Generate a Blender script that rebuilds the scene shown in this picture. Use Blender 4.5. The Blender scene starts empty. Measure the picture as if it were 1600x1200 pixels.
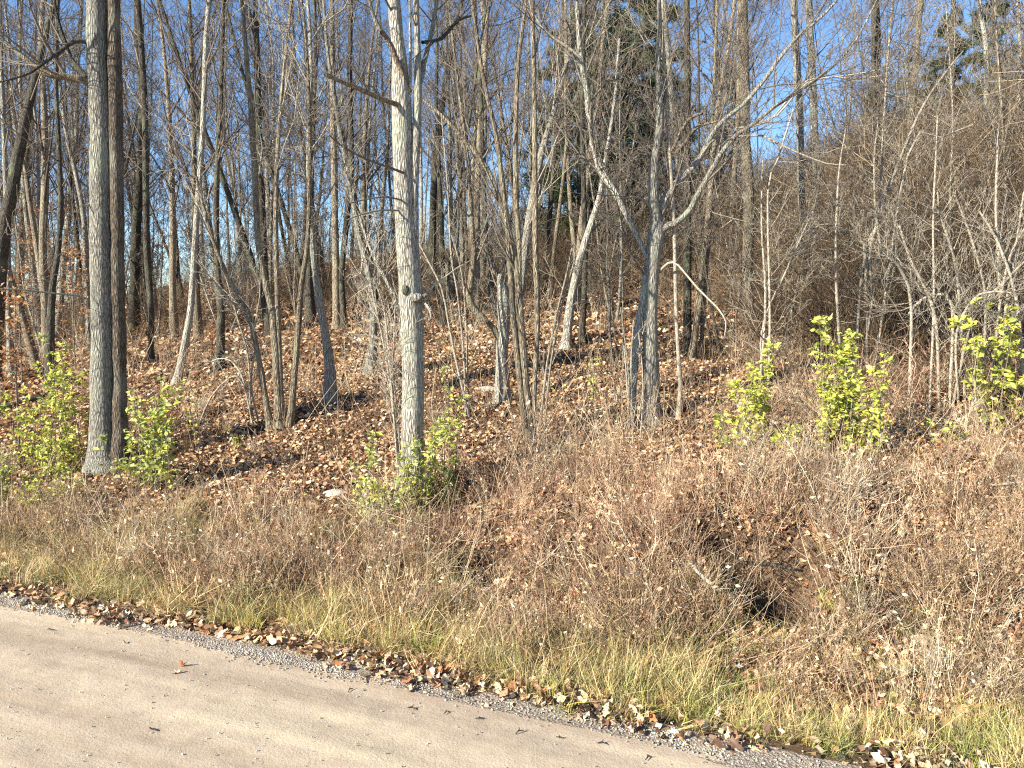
import bpy, math, random
import numpy as np
from mathutils import Vector, Matrix

random.seed(11)
rng = np.random.default_rng(11)
PI = math.pi
sc = bpy.context.scene
COL = sc.collection

# ------------------------------------------------------------------ camera
H = 2.2
FPX = 1200.0
PITCH = math.atan(0.1)
cam_d = bpy.data.cameras.new('camera')
cam_d.sensor_width = 36.0
cam_d.lens = 36.0 * FPX / 1600.0
cam_d.clip_start = 0.05
cam_d.clip_end = 2000
cam = bpy.data.objects.new('camera', cam_d)
cam.location = (0, 0, H)
cam.rotation_euler = (PI / 2 - PITCH, 0, 0)
COL.objects.link(cam)
sc.camera = cam
sc.render.resolution_x = 1024
sc.render.resolution_y = 768

# ------------------------------------------------------------------ light
SUN_EL = math.radians(27)
SUN_H = Vector((-0.84, -0.54)).normalized()
SUN = Vector((SUN_H.x * math.cos(SUN_EL), SUN_H.y * math.cos(SUN_EL), math.sin(SUN_EL)))
world = bpy.data.worlds.new('World')
sc.world = world
world.use_nodes = True
wn = world.node_tree
wn.nodes.clear()
sky = wn.nodes.new('ShaderNodeTexSky')
sky.sky_type = 'NISHITA'
sky.sun_disc = False
sky.sun_elevation = SUN_EL
sky.sun_rotation = math.atan2(SUN_H.x, SUN_H.y)
sky.air_density = 0.85
sky.dust_density = 0.05
sky.ozone_density = 3.6
bg = wn.nodes.new('ShaderNodeBackground')
bg.inputs['Strength'].default_value = 0.095
wo = wn.nodes.new('ShaderNodeOutputWorld')
hs = wn.nodes.new('ShaderNodeHueSaturation')
hs.inputs['Saturation'].default_value = 1.08
wn.links.new(sky.outputs[0], hs.inputs['Color'])
wn.links.new(hs.outputs[0], bg.inputs[0])
wn.links.new(bg.outputs[0], wo.inputs[0])
sun_d = bpy.data.lights.new('sun', 'SUN')
sun_d.energy = 5.0
sun_d.angle = math.radians(0.5)
sun_d.color = (1.0, 0.945, 0.81)
sun = bpy.data.objects.new('sun', sun_d)
sun.rotation_euler = SUN.to_track_quat('Z', 'Y').to_euler()
sun.location = SUN * 50
COL.objects.link(sun)
sc.view_settings.view_transform = 'Standard'
sc.view_settings.look = 'None'
sc.view_settings.gamma = 1
sc.view_settings.use_curve_mapping = False
sc.view_settings.exposure = 1.35
sc.render.engine = 'CYCLES'
sc.cycles.max_bounces = 3
sc.cycles.diffuse_bounces = 2
sc.cycles.use_denoising = False
sc.cycles.pixel_filter_type = 'BLACKMAN_HARRIS'
sc.cycles.filter_width = 1.2
sc.cycles.transparent_max_bounces = 4

# ------------------------------------------------------------------ picture <-> place
CP, SP = math.cos(PITCH), math.sin(PITCH)


def at(px, py, Y):
    """the point at forward distance Y seen at photo pixel (px, py)"""
    dx, dy, dz = px - 800.0, FPX * CP + (600.0 - py) * SP, -FPX * SP + (600.0 - py) * CP
    k = Y / dy
    return np.array([dx * k, Y, H + dz * k])


def proj(p):
    x, y, z = p[0], p[1], p[2] - H
    d = y * CP - z * SP
    u = y * SP + z * CP
    return 800 + FPX * x / d, 600 - FPX * u / d, d


def noise2(x, y, seed=0):
    xi, yi = np.floor(x), np.floor(y)
    xf, yf = x - xi, y - yi
    u, v = xf * xf * (3 - 2 * xf), yf * yf * (3 - 2 * yf)

    def h(a, b):
        t = np.sin(a * 127.1 + b * 311.7 + seed * 74.7) * 43758.5453
        return t - np.floor(t)
    return (h(xi, yi) * (1 - u) + h(xi + 1, yi) * u) * (1 - v) + (h(xi, yi + 1) * (1 - u) + h(xi + 1, yi + 1) * u) * v - 0.5


def fbm(x, y, seed=0, n=4):
    a, s = 1.0, 0
    for i in range(n):
        s = s + a * noise2(x, y, seed + i)
        x, y, a = x * 2.03 + 3.1, y * 2.03 + 1.7, a * 0.5
    return s


def sstep(a, b, x):
    t = np.clip((x - a) / (b - a), 0, 1)
    return t * t * (3 - 2 * t)


# road edge: a straight line through two points on the ground
def ground0(px, py):
    d = at(px, py, 1.0) - np.array([0, 0, H])
    k = -H / d[2]
    return np.array([d[0] * k, d[1] * k])


E0, E1 = ground0(0, 938), ground0(1250, 1200)
ED = (E1 - E0) / np.linalg.norm(E1 - E0)
EN = np.array([-ED[1], ED[0]])          # away from the road


def sdist(x, y):
    return (x - E0[0]) * EN[0] + (y - E0[1]) * EN[1]


def tdist(x, y):
    return (x - E0[0]) * ED[0] + (y - E0[1]) * ED[1]


CTRL = {
    0: [(880, 6.7), (800, 8.2), (720, 10.5), (640, 13.5), (580, 19), (548, 27), (525, 40), (505, 65), (500, 110)],
    400: [(940, 5.7), (880, 6.4), (800, 7.6), (700, 9.8), (600, 13), (520, 20), (470, 30), (440, 42), (425, 60), (420, 110)],
    800: [(1040, 4.6), (960, 5.3), (880, 5.9), (800, 6.8), (720, 8.4), (690, 9.2), (600, 12), (510, 17), (450, 25), (405, 36), (385, 60), (385, 110)],
    1200: [(1110, 4.2), (1030, 4.7), (960, 5.0), (880, 5.4), (780, 6.2), (700, 7.5), (650, 9), (560, 12.5), (480, 17), (400, 22), (335, 30), (310, 45), (320, 110)],
    1600: [(1200, 3.6), (1080, 4.3), (980, 4.9), (880, 5.4), (780, 6.3), (700, 7.4), (600, 9.5), (500, 13), (400, 17), (310, 23), (250, 31), (215, 42), (250, 110)],
}
pts = []
for cx, rows in CTRL.items():
    for py, Y in rows:
        pts.append(at(cx, py, Y))
for py, Y in CTRL[0]:
    p = at(0, py, Y)
    pts.append(np.array([p[0] * 2.0, p[1], p[2] * 0.7]))
for py, Y in CTRL[1600]:
    p = at(1600, py, Y)
    pts.append(np.array([p[0] * 1.9, p[1], p[2] * 1.25]))
for X in (-14, -6, 0, 6, 14):
    pts.append(np.array([X, -12.0, 0.0]))
    pts.append(np.array([X * 0.4, 1.5, 0.0]))
pts = np.array(pts)


def tps_u(r2):
    return np.where(r2 > 1e-9, 0.5 * r2 * np.log(np.maximum(r2, 1e-9)), 0)


n_ = len(pts)
d2 = ((pts[:, None, :2] - pts[None, :, :2]) ** 2).sum(-1)
A = np.zeros((n_ + 3, n_ + 3))
A[:n_, :n_] = tps_u(d2) + np.eye(n_) * 0.15
A[:n_, n_] = 1
A[:n_, n_ + 1:] = pts[:, :2]
A[n_, :n_] = 1
A[n_ + 1:, :n_] = pts[:, :2].T
TPS_W = np.linalg.solve(A, np.concatenate([pts[:, 2], np.zeros(3)]))

HOLLOWS = [(1112, 845, 5.8, 0.27, 0.30), (1180, 880, 5.5, 0.33, 0.36), (1235, 905, 5.35, 0.27, 0.34), (1210, 955, 5.1, 0.24, 0.26), (870, 885, 5.85, 0.2, 0.2), (890, 900, 5.8, 0.22, 0.16), (750, 910, 5.9, 0.25, 0.16),
           (740, 765, 7.4, 0.35, 0.16), (1500, 650, 8.4, 0.6, 0.3), (1330, 735, 6.9, 0.3, 0.12), (560, 890, 6.3, 0.15, 0.12), (1380, 960, 5.0, .2, .12),
           (100, 750, 9.6, 0.35, 0.18), (260, 700, 10, 0.4, 0.15)]
HOL = [(at(px, py, Y), r, d) for px, py, Y, r, d in HOLLOWS]


def hz(x, y):
    x = np.asarray(x, float)
    y = np.asarray(y, float)
    shp = x.shape
    xf, yf = x.ravel(), y.ravel()
    out = np.empty(len(xf))
    for i in range(0, len(xf), 20000):
        a, b = xf[i:i + 20000], yf[i:i + 20000]
        r2 = (a[:, None] - pts[None, :, 0]) ** 2 + (b[:, None] - pts[None, :, 1]) ** 2
        out[i:i + 20000] = tps_u(r2) @ TPS_W[:n_] + TPS_W[n_] + TPS_W[n_ + 1] * a + TPS_W[n_ + 2] * b
    s = sdist(xf, yf)
    z = out * sstep(0.1, 1.1, s)
    amp = 0.05 * sstep(0.2, 1.5, s) + 0.14 * sstep(3, 7, s)
    z = z + 1.15 * amp * fbm(xf * 0.9, yf * 0.9, 3) + 0.13 * sstep(0.8, 2.2, s) * (1 - 0.5 * sstep(4, 8, s)) * fbm(xf * 1.7, yf * 1.7, 13, 2)
    z = z + 0.16 * sstep(3.5, 6, s) * fbm(xf * 0.35 + yf * 0.1, yf * 1.25, 17, 3) + 0.03 * sstep(0.4, 2, s) * fbm(xf * 3.7, yf * 3.7, 9, 3)
    z = z + 0.5 * sstep(9, 22, s) * fbm(xf * 0.17, yf * 0.17, 5, 2)
    for c, r, d in HOL:
        z = z - 1.7 * d * np.exp(-(((xf - c[0]) ** 2 + (yf - c[1]) ** 2) / (0.75 * r * r)) ** 2)
    z = z - 0.05 * (1 - sstep(-0.25, 0.15, s))
    return z.reshape(shp)


def gz(x, y):
    return float(hz(np.array([x]), np.array([y]))[0])


def on_ground(px, py, y0=3.5, y1=110):
    """walk the view ray of a photo pixel until it meets the ground"""
    Y = np.concatenate([np.arange(y0, 20, 0.04), np.arange(20, y1, 0.25)])
    P = np.array([at(px, py, v) for v in Y])
    g = hz(P[:, 0], P[:, 1])
    k = np.nonzero(P[:, 2] <= g)[0]
    i = k[0] if len(k) else len(Y) - 1
    return np.array([P[i, 0], P[i, 1], g[i]])


# ------------------------------------------------------------------ materials
def nmat(name, rough=0.85, spec=0.25):
    m = bpy.data.materials.new(name)
    m.use_nodes = True
    nt = m.node_tree
    b = nt.nodes['Principled BSDF']
    b.inputs['Roughness'].default_value = rough
    b.inputs['Specular IOR Level'].default_value = spec
    return m, nt, b


def node(nt, t, **kw):
    n = nt.nodes.new(t)
    for k, v in kw.items():
        if k in n.inputs:
            n.inputs[k].default_value = v
        else:
            setattr(n, k, v)
    return n


def ramp(nt, fac, stops):
    r = nt.nodes.new('ShaderNodeValToRGB')
    el = r.color_ramp.elements
    el[0].position, el[0].color = stops[0][0], (*stops[0][1], 1)
    el[1].position, el[1].color = stops[1][0], (*stops[1][1], 1)
    for p, c in stops[2:]:
        e = el.new(p)
        e.color = (*c, 1)
    nt.links.new(fac, r.inputs[0])
    return r.outputs[0]


def mixc(nt, f, a, b, mode='MIX'):
    m = nt.nodes.new('ShaderNodeMix')
    m.data_type = 'RGBA'
    m.blend_type = mode
    for s, v in ((m.inputs[0], f), (m.inputs[6], a), (m.inputs[7], b)):
        if hasattr(v, 'links'):
            nt.links.new(v, s)
        else:
            s.default_value = v if not isinstance(v, tuple) else (*v, 1)
    return m.outputs[2]


def bark(name, dark, light, lichen=None, vscale=1.0, bump=0.6):
    m, nt, b = nmat(name, 0.9, 0.15)
    L = nt.links
    tc = nt.nodes.new('ShaderNodeTexCoord')
    mp = nt.nodes.new('ShaderNodeMapping')
    mp.inputs['Scale'].default_value = (50 * vscale, 50 * vscale, 10 * vscale)
    L.new(tc.outputs['Object'], mp.inputs[0])
    n1 = node(nt, 'ShaderNodeTexNoise', Scale=1.0, Detail=8.0, Roughness=0.7)
    L.new(mp.outputs[0], n1.inputs['Vector'])
    v = node(nt, 'ShaderNodeTexVoronoi', Scale=0.9)
    v.feature = 'DISTANCE_TO_EDGE'
    wv = mixc(nt, 0.35, mp.outputs[0], n1.outputs['Color'], 'ADD')
    L.new(wv, v.inputs['Vector'])
    n2 = node(nt, 'ShaderNodeTexNoise', Scale=2.3, Detail=4.0)
    L.new(tc.outputs['Object'], n2.inputs['Vector'])
    oi = nt.nodes.new('ShaderNodeObjectInfo')
    c = ramp(nt, n1.outputs['Fac'], [(0.3, dark), (0.62, light)])
    fis = nt.nodes.new('ShaderNodeMapRange')
    fis.inputs['From Max'].default_value = 0.2
    fis.inputs['To Min'].default_value = 0.36
    L.new(v.outputs['Distance'], fis.inputs['Value'])
    mul = nt.nodes.new('ShaderNodeVectorMath')
    mul.operation = 'SCALE'
    L.new(c, mul.inputs[0])
    L.new(fis.outputs[0], mul.inputs['Scale'])
    c = mul.outputs[0]
    if lichen:
        f = nt.nodes.new('ShaderNodeMapRange')
        f.inputs['From Min'].default_value = 0.5
        f.inputs['From Max'].default_value = 0.68
        f.inputs['To Max'].default_value = 0.7
        L.new(n2.outputs['Fac'], f.inputs['Value'])
        c = mixc(nt, f.outputs[0], c, lichen)
    hv = nt.nodes.new('ShaderNodeMapRange')
    hv.inputs['To Min'].default_value = 0.78
    hv.inputs['To Max'].default_value = 1.2
    L.new(oi.outputs['Random'], hv.inputs['Value'])
    mul2 = nt.nodes.new('ShaderNodeVectorMath')
    mul2.operation = 'SCALE'
    L.new(c, mul2.inputs[0])
    L.new(hv.outputs[0], mul2.inputs['Scale'])
    L.new(mul2.outputs[0], b.inputs['Base Color'])
    ad = nt.nodes.new('ShaderNodeMath')
    ad.operation = 'MULTIPLY_ADD'
    ad.inputs[1].default_value = 1.6
    L.new(v.outputs['Distance'], ad.inputs[0])
    L.new(n1.outputs['Fac'], ad.inputs[2])
    bp = node(nt, 'ShaderNodeBump', Strength=min(1.0, bump * 1.5), Distance=0.04)
    L.new(ad.outputs[0], bp.inputs['Height'])
    L.new(bp.outputs[0], b.inputs['Normal'])
    return m


def colmat(name, rough=0.8, trans=0.0, spec=0.2, var=0.0, randhue=None):
    """colour from the mesh's own 'Col' attribute, optionally varied per instance"""
    m, nt, b = nmat(name, rough, spec)
    a = nt.nodes.new('ShaderNodeAttribute')
    a.attribute_name = 'Col'
    c = a.outputs['Color']
    if var or randhue:
        oi = nt.nodes.new('ShaderNodeObjectInfo')
        if randhue:
            c = mixc(nt, 1.0, c, ramp(nt, oi.outputs['Random'], randhue), 'MULTIPLY')
        if var:
            mr = nt.nodes.new('ShaderNodeMapRange')
            mr.inputs['To Min'].default_value = 1 - var
            mr.inputs['To Max'].default_value = 1 + var
            nt.links.new(oi.outputs['Random'], mr.inputs['Value'])
            s = nt.nodes.new('ShaderNodeVectorMath')
            s.operation = 'SCALE'
            nt.links.new(c, s.inputs[0])
            nt.links.new(mr.outputs[0], s.inputs['Scale'])
            c = s.outputs[0]
    nt.links.new(c, b.inputs['Base Color'])
    if trans:
        t = nt.nodes.new('ShaderNodeBsdfTranslucent')
        nt.links.new(c, t.inputs[0])
        mx = nt.nodes.new('ShaderNodeMixShader')
        mx.inputs[0].default_value = trans
        nt.links.new(b.outputs[0], mx.inputs[1])
        nt.links.new(t.outputs[0], mx.inputs[2])
        nt.links.new(mx.outputs[0], nt.nodes['Material Output'].inputs[0])
    return m


M = {}
M['bark_pale'] = bark('bark_pale', (0.25, 0.22, 0.17), (0.68, 0.62, 0.52), (0.44, 0.46, 0.34))
M['bark_grey'] = bark('bark_grey', (0.20, 0.18, 0.14), (0.58, 0.54, 0.45), (0.42, 0.43, 0.33))
M['bark_dark'] = bark('bark_dark', (0.045, 0.038, 0.03), (0.18, 0.155, 0.12), (0.19, 0.21, 0.13))
M['bark_brown'] = bark('bark_brown', (0.085, 0.065, 0.048), (0.30, 0.24, 0.18), (0.34, 0.31, 0.24))
M['bark_tan'] = bark('bark_tan', (0.19, 0.145, 0.095), (0.48, 0.39, 0.28), (0.38, 0.36, 0.24))
M['twig_grey'] = bark('twig_grey', (0.14, 0.115, 0.09), (0.34, 0.28, 0.22), None, 2, 0.1)
M['twig_far'] = bark('twig_far', (0.10, 0.078, 0.062), (0.25, 0.20, 0.16), None, 2, 0.1)
M['twig_pale'] = bark('twig_pale', (0.26, 0.22, 0.16), (0.54, 0.47, 0.37), None, 2, 0.1)
M['wood_broken'] = bark('wood_broken', (0.17, 0.12, 0.08), (0.44, 0.33, 0.23), (0.36, 0.31, 0.24), 1.0, 0.5)
M['brush'] = colmat('brush_stems', 0.85, 0, 0.15, 0.3, [(0.0, (0.70, 0.60, 0.52)), (0.35, (0.92, 0.84, 0.74)), (0.7, (1.0, 0.94, 0.84)), (1.0, (1.15, 1.1, 1.0))])
M['weed'] = colmat('dry_weeds', 0.85, 0.12, 0.15, 0.2, [(0.0, (0.50, 0.39, 0.34)), (0.2, (0.76, 0.63, 0.55)), (0.45, (1.05, 0.94, 0.84)), (0.8, (1.10, 1.02, 0.90)), (1.0, (1.2, 1.16, 1.02))])
M['grass'] = colmat('grass_blades', 0.6, 0.25, 0.3, 0.2, [(0.0, (0.8, 1.0, 0.7)), (0.5, (1.0, 1.0, 0.9)), (1.0, (1.2, 1.05, 0.9))])
M['litter'] = colmat('leaf_litter', 0.7, 0.12, 0.3)
M['green_leaf'] = colmat('green_leaves', 0.5, 0.35, 0.35)
M['needles'] = colmat('evergreen_needles', 0.6, 0.15, 0.3, 0.2)
M['pebble'] = colmat('gravel_stones', 0.8, 0, 0.3)

m, nt, b = nmat('fallen_leaf', 0.65, 0.3)
oi = nt.nodes.new('ShaderNodeObjectInfo')
c = ramp(nt, oi.outputs['Random'], [(0.0, (0.17, 0.085, 0.045)), (0.2, (0.33, 0.19, 0.10)), (0.45, (0.50, 0.36, 0.23)), (0.7, (0.62, 0.50, 0.34)), (0.9, (0.70, 0.62, 0.46)), (1.0, (0.40, 0.13, 0.06))])
tc = nt.nodes.new('ShaderNodeTexCoord')
nz = node(nt, 'ShaderNodeTexNoise', Scale=30.0, Detail=3.0)
nt.links.new(tc.outputs['Object'], nz.inputs['Vector'])
c = mixc(nt, 0.5, c, ramp(nt, nz.outputs['Fac'], [(0.3, (0.5, 0.45, 0.4)), (0.7, (1, 1, 1))]), 'MULTIPLY')
nt.links.new(c, b.inputs['Base Color'])
M['fallen'] = m

m, nt, b = nmat('rock', 0.9, 0.2)
tc = nt.nodes.new('ShaderNodeTexCoord')
nz = node(nt, 'ShaderNodeTexNoise', Scale=14.0, Detail=8.0)
nt.links.new(tc.outputs['Object'], nz.inputs['Vector'])
nt.links.new(ramp(nt, nz.outputs['Fac'], [(0.3, (0.24, 0.22, 0.18)), (0.7, (0.58, 0.54, 0.47))]), b.inputs['Base Color'])
bp = node(nt, 'ShaderNodeBump', Strength=0.6, Distance=0.02)
nt.links.new(nz.outputs['Fac'], bp.inputs['Height'])
nt.links.new(bp.outputs[0], b.inputs['Normal'])
M['rock'] = m

# ground under the litter: humus with matted leaves
m, nt, b = nmat('forest_ground', 0.95, 0.1)
tc = nt.nodes.new('ShaderNodeTexCoord')
vo = node(nt, 'ShaderNodeTexVoronoi', Scale=13.0)
vo2 = node(nt, 'ShaderNodeTexVoronoi', Scale=29.0)
nz = node(nt, 'ShaderNodeTexNoise', Scale=1.3, Detail=5.0)
nzf = node(nt, 'ShaderNodeTexNoise', Scale=40.0, Detail=6.0, Roughness=0.7)
nt.links.new(tc.outputs['Object'], nzf.inputs['Vector'])
for q in (vo, vo2, nz):
    nt.links.new(tc.outputs['Object'], q.inputs['Vector'])
sx = nt.nodes.new('ShaderNodeSeparateColor')
nt.links.new(vo.outputs['Color'], sx.inputs[0])
c1 = ramp(nt, sx.outputs[0], [(0.0, (0.06, 0.035, 0.022)), (0.4, (0.13, 0.075, 0.045)), (0.75, (0.24, 0.145, 0.09)), (1.0, (0.36, 0.25, 0.16))])
sx2 = nt.nodes.new('ShaderNodeSeparateColor')
nt.links.new(vo2.outputs['Color'], sx2.inputs[0])
c2 = ramp(nt, sx2.outputs[0], [(0.0, (0.035, 0.022, 0.015)), (1.0, (0.22, 0.14, 0.085))])
cc = mixc(nt, 0.45, c1, c2)
cc = mixc(nt, 0.35, cc, ramp(nt, nz.outputs['Fac'], [(0.35, (0.05, 0.032, 0.02)), (0.65, (0.20, 0.13, 0.08))]))
nt.links.new(cc, b.inputs['Base Color'])
bp = node(nt, 'ShaderNodeBump', Strength=1.0, Distance=0.03)
nt.links.new(nzf.outputs['Fac'], bp.inputs['Height'])
nt.links.new(bp.outputs[0], b.inputs['Normal'])
M['ground'] = m


# packed dirt road: tyre-smoothed bands run along the road
def road_material(name, gravel):
    m, nt, b = nmat(name, 0.92, 0.15)
    L = nt.links
    tc = nt.nodes.new('ShaderNodeTexCoord')
    mp = nt.nodes.new('ShaderNodeMapping')
    mp.inputs['Rotation'].default_value = (0, 0, -math.atan2(ED[1], ED[0]))
    L.new(tc.outputs['Object'], mp.inputs[0])
    mp2 = nt.nodes.new('ShaderNodeMapping')
    mp2.inputs['Scale'].default_value = (0.28, 2.2, 1)
    L.new(mp.outputs[0], mp2.inputs[0])
    nb = node(nt, 'ShaderNodeTexNoise', Scale=1.0, Detail=4.0, Roughness=0.55)
    L.new(mp2.outputs[0], nb.inputs['Vector'])
    nf = node(nt, 'ShaderNodeTexNoise', Scale=70.0, Detail=6.0, Roughness=0.7)
    L.new(tc.outputs['Object'], nf.inputs['Vector'])
    nm = node(nt, 'ShaderNodeTexNoise', Scale=9.0, Detail=5.0, Roughness=0.65)
    L.new(tc.outputs['Object'], nm.inputs['Vector'])
    vo = node(nt, 'ShaderNodeTexVoronoi', Scale=85.0 if not gravel else 60.0)
    L.new(tc.outputs['Object'], vo.inputs['Vector'])
    if gravel:
        sx = nt.nodes.new('ShaderNodeSeparateColor')
        L.new(vo.outputs['Color'], sx.inputs[0])
        c = ramp(nt, sx.outputs[0], [(0.0, (0.18, 0.165, 0.14)), (0.5, (0.33, 0.31, 0.275)), (1.0, (0.50, 0.48, 0.44))])
        c = mixc(nt, 0.7, c, ramp(nt, nm.outputs['Fac'], [(0.35, (0.30, 0.24, 0.175)), (0.65, (0.40, 0.33, 0.25))]))
    else:
        c = ramp(nt, nb.outputs['Fac'], [(0.36, (0.36, 0.285, 0.20)), (0.5, (0.47, 0.385, 0.272)), (0.62, (0.56, 0.475, 0.315))])
        c = mixc(nt, 0.5, c, ramp(nt, nm.outputs['Fac'], [(0.3, (0.33, 0.262, 0.19)), (0.55, (0.47, 0.385, 0.275)), (0.75, (0.54, 0.455, 0.34))]))
        c = mixc(nt, 0.14, c, ramp(nt, nf.outputs['Fac'], [(0.35, (0.20, 0.155, 0.115)), (0.6, (0.46, 0.38, 0.285))]))
    mp3 = nt.nodes.new('ShaderNodeMapping')
    mp3.inputs['Scale'].default_value = (0.12, 7.0, 1)
    L.new(mp.outputs[0], mp3.inputs[0])
    ns = node(nt, 'ShaderNodeTexNoise', Scale=1.0, Detail=7.0, Roughness=0.6, Distortion=0.3)
    L.new(mp3.outputs[0], ns.inputs['Vector'])
    c = mixc(nt, 0.8, c, ramp(nt, ns.outputs['Fac'], [(0.34, (0.82, 0.76, 0.74)), (0.5, (1.0, 0.95, 0.96)), (0.62, (1.10, 1.06, 1.05))]), 'MULTIPLY')
    L.new(c, b.inputs['Base Color'])
    ad = nt.nodes.new('ShaderNodeMath')
    ad.operation = 'ADD'
    L.new(nf.outputs['Fac'], ad.inputs[0])
    L.new(vo.outputs['Distance'] if gravel else nm.outputs['Fac'], ad.inputs[1])
    bp = node(nt, 'ShaderNodeBump', Strength=0.38 if not gravel else 1.0, Distance=0.02)
    L.new(ad.outputs[0], bp.inputs['Height'])
    L.new(bp.outputs[0], b.inputs['Normal'])
    return m


M['road'] = road_material('packed_dirt_road', False)
M['gravel'] = road_material('loose_gravel', True)


# ------------------------------------------------------------------ mesh helpers
def mesh_np(name, V, F, mat, col=None, smooth=False):
    """V (n,3), F (m,k) with one k"""
    me = bpy.data.meshes.new(name)
    V = np.ascontiguousarray(V, dtype=np.float32)
    F = np.ascontiguousarray(F, dtype=np.int32)
    k = F.shape[1]
    me.vertices.add(len(V))
    me.vertices.foreach_set('co', V.ravel())
    me.loops.add(F.size)
    me.loops.foreach_set('vertex_index', F.ravel())
    me.polygons.add(len(F))
    me.polygons.foreach_set('loop_start', np.arange(0, F.size, k, dtype=np.int32))
    me.polygons.foreach_set('loop_total', np.full(len(F), k, dtype=np.int32))
    if smooth:
        me.polygons.foreach_set('use_smooth', np.ones(len(F), dtype=bool))
    me.update(calc_edges=True)
    if col is not None:
        a = me.color_attributes.new('Col', 'FLOAT_COLOR', 'POINT')
        c = np.ones((len(V), 4), dtype=np.float32)
        c[:, :3] = col
        a.data.foreach_set('color', c.ravel())
    me.materials.append(mat)
    return me


def link(name, me, parent=None, loc=None):
    o = bpy.data.objects.new(name, me)
    COL.objects.link(o)
    if parent:
        o.parent = parent
    if loc is not None:
        o.location = loc
    return o


def tag(o, label=None, cat=None, group=None, kind=None):
    if label:
        o['label'] = label
    if cat:
        o['category'] = cat
    if group:
        o['group'] = group
    if kind:
        o['kind'] = kind
    return o


def empty(name, loc, label, cat, group=None):
    o = bpy.data.objects.new(name, None)
    o.empty_display_size = 0.2
    COL.objects.link(o)
    o.location = loc
    return tag(o, label, cat, group)


def copy_tree(o, parent=None):
    c = o.copy()
    COL.objects.link(c)
    c.parent = parent
    for ch in list(o.children):
        copy_tree(ch, c)
    return c


class Tubes:
    """collects polylines with radii; builds them all as one quad mesh"""

    def __init__(self):
        self.g = {}

    def add(self, P, R, sides=3, col=(1, 1, 1)):
        P = np.asarray(P, float)
        self.g.setdefault((len(P), sides), []).append((P, np.asarray(R, float), col))

    def data(self, bumpy=0.0):
        Vs, Fs, Cs, off = [], [], [], 0
        for (n, k), L in self.g.items():
            P = np.stack([a[0] for a in L])
            R = np.stack([a[1] for a in L])
            C = np.array([a[2] for a in L], float)
            m = len(L)
            T = np.gradient(P, axis=1)
            T /= np.linalg.norm(T, axis=2, keepdims=True) + 1e-9
            ax = P[:, -1] - P[:, 0]
            ax /= np.linalg.norm(ax, axis=1, keepdims=True) + 1e-9
            ref = np.where(np.abs(ax[:, 2:3]) < 0.8, np.array([[0, 0, 1.0]]), np.array([[0.0, 1, 0]]))
            ref = np.repeat(ref[:, None, :], n, 1)
            U = np.cross(T, ref)
            U /= np.linalg.norm(U, axis=2, keepdims=True) + 1e-9
            W = np.cross(T, U)
            a = np.arange(k) * 2 * PI / k
            rr = R[:, :, None, None]
            if bumpy and k > 5:
                ph = rng.random((m, 1, 1)) * 6
                hh = np.arange(n)[None, :, None] * 0.45
                rr = rr * (1 + bumpy * (np.sin(a[None, None, :] * 2 + ph + hh * .7) * .5 + np.sin(a[None, None, :] * 3 + 2 * ph + hh) * 0.4
                                        + rng.normal(0, 0.18, (m, n, k))))[..., None]
            V = P[:, :, None, :] + rr * (np.cos(a)[None, None, :, None] * U[:, :, None, :] + np.sin(a)[None, None, :, None] * W[:, :, None, :])
            V = V.reshape(-1, 3)
            i = np.arange(n - 1)[:, None] * k
            j = np.arange(k)[None, :]
            q = np.stack([i + j, i + (j + 1) % k, i + k + (j + 1) % k, i + k + j], -1).reshape(-1, 4)
            F = (q[None] + (np.arange(m) * n * k)[:, None, None]).reshape(-1, 4) + off
            Vs.append(V)
            Fs.append(F)
            Cs.append(np.repeat(C, n * k, 0))
            off += len(V)
        return np.concatenate(Vs), np.concatenate(Fs), np.concatenate(Cs)

    def mesh(self, name, mat, smooth=True, bumpy=0.0, col=False, origin=None):
        V, F, C = self.data(bumpy)
        if origin is not None:
            V = V - np.asarray(origin)[None]
        return mesh_np(name, V, F, mat, C if col else None, smooth)


def scatter(base, faces, pos, X, Y, Z, size, col):
    """copies of a small shape: axes X,Y,Z (n,3), size (n,)"""
    n, k = len(pos), len(base)
    V = pos[:, None, :] + size[:, None, None] * (base[None, :, 0:1] * X[:, None, :] + base[None, :, 1:2] * Y[:, None, :] + base[None, :, 2:3] * Z[:, None, :])
    F = (np.array(faces)[None] + (np.arange(n) * k)[:, None, None]).reshape(-1, len(faces[0]))
    return V.reshape(-1, 3), F, np.repeat(col, k, 0)


def frames(n, tilt, rg=rng):
    """random yaw and a random tilt away from level"""
    a = rg.random(n) * 2 * PI
    b = rg.random(n) * 2 * PI
    t = tilt * np.sqrt(rg.random(n))
    Z = np.stack([np.sin(t) * np.cos(b), np.sin(t) * np.sin(b), np.cos(t)], -1)
    X0 = np.stack([np.cos(a), np.sin(a), np.zeros(n)], -1)
    Y = np.cross(Z, X0)
    Y /= np.linalg.norm(Y, axis=1, keepdims=True)
    X = np.cross(Y, Z)
    return X, Y, Z


def pick(palette, n, rg=rng, jit=0.12, w=None):
    p = np.array(palette)
    i = rg.choice(len(p), n, p=w)
    return np.clip(p[i] * (1 + rg.normal(0, jit, (n, 1))) * (1 + rg.normal(0, 0.04, (n, 3))), 0.005, 0.95)


def view_sample(n, y0, y1, q=0.0, margin=1.18, rg=rng):
    """ground points in and a little beyond the view; density ~ 1/Y^q"""
    u = rg.random(n)
    e = 2.0 - q
    Y = np.exp(np.log(y0) + u * np.log(y1 / y0)) if abs(e) < 1e-6 else (y0 ** e + u * (y1 ** e - y0 ** e)) ** (1 / e)
    X = (rg.random(n) * 2 - 1) * (2 / 3) * margin * Y
    return X, Y


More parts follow.
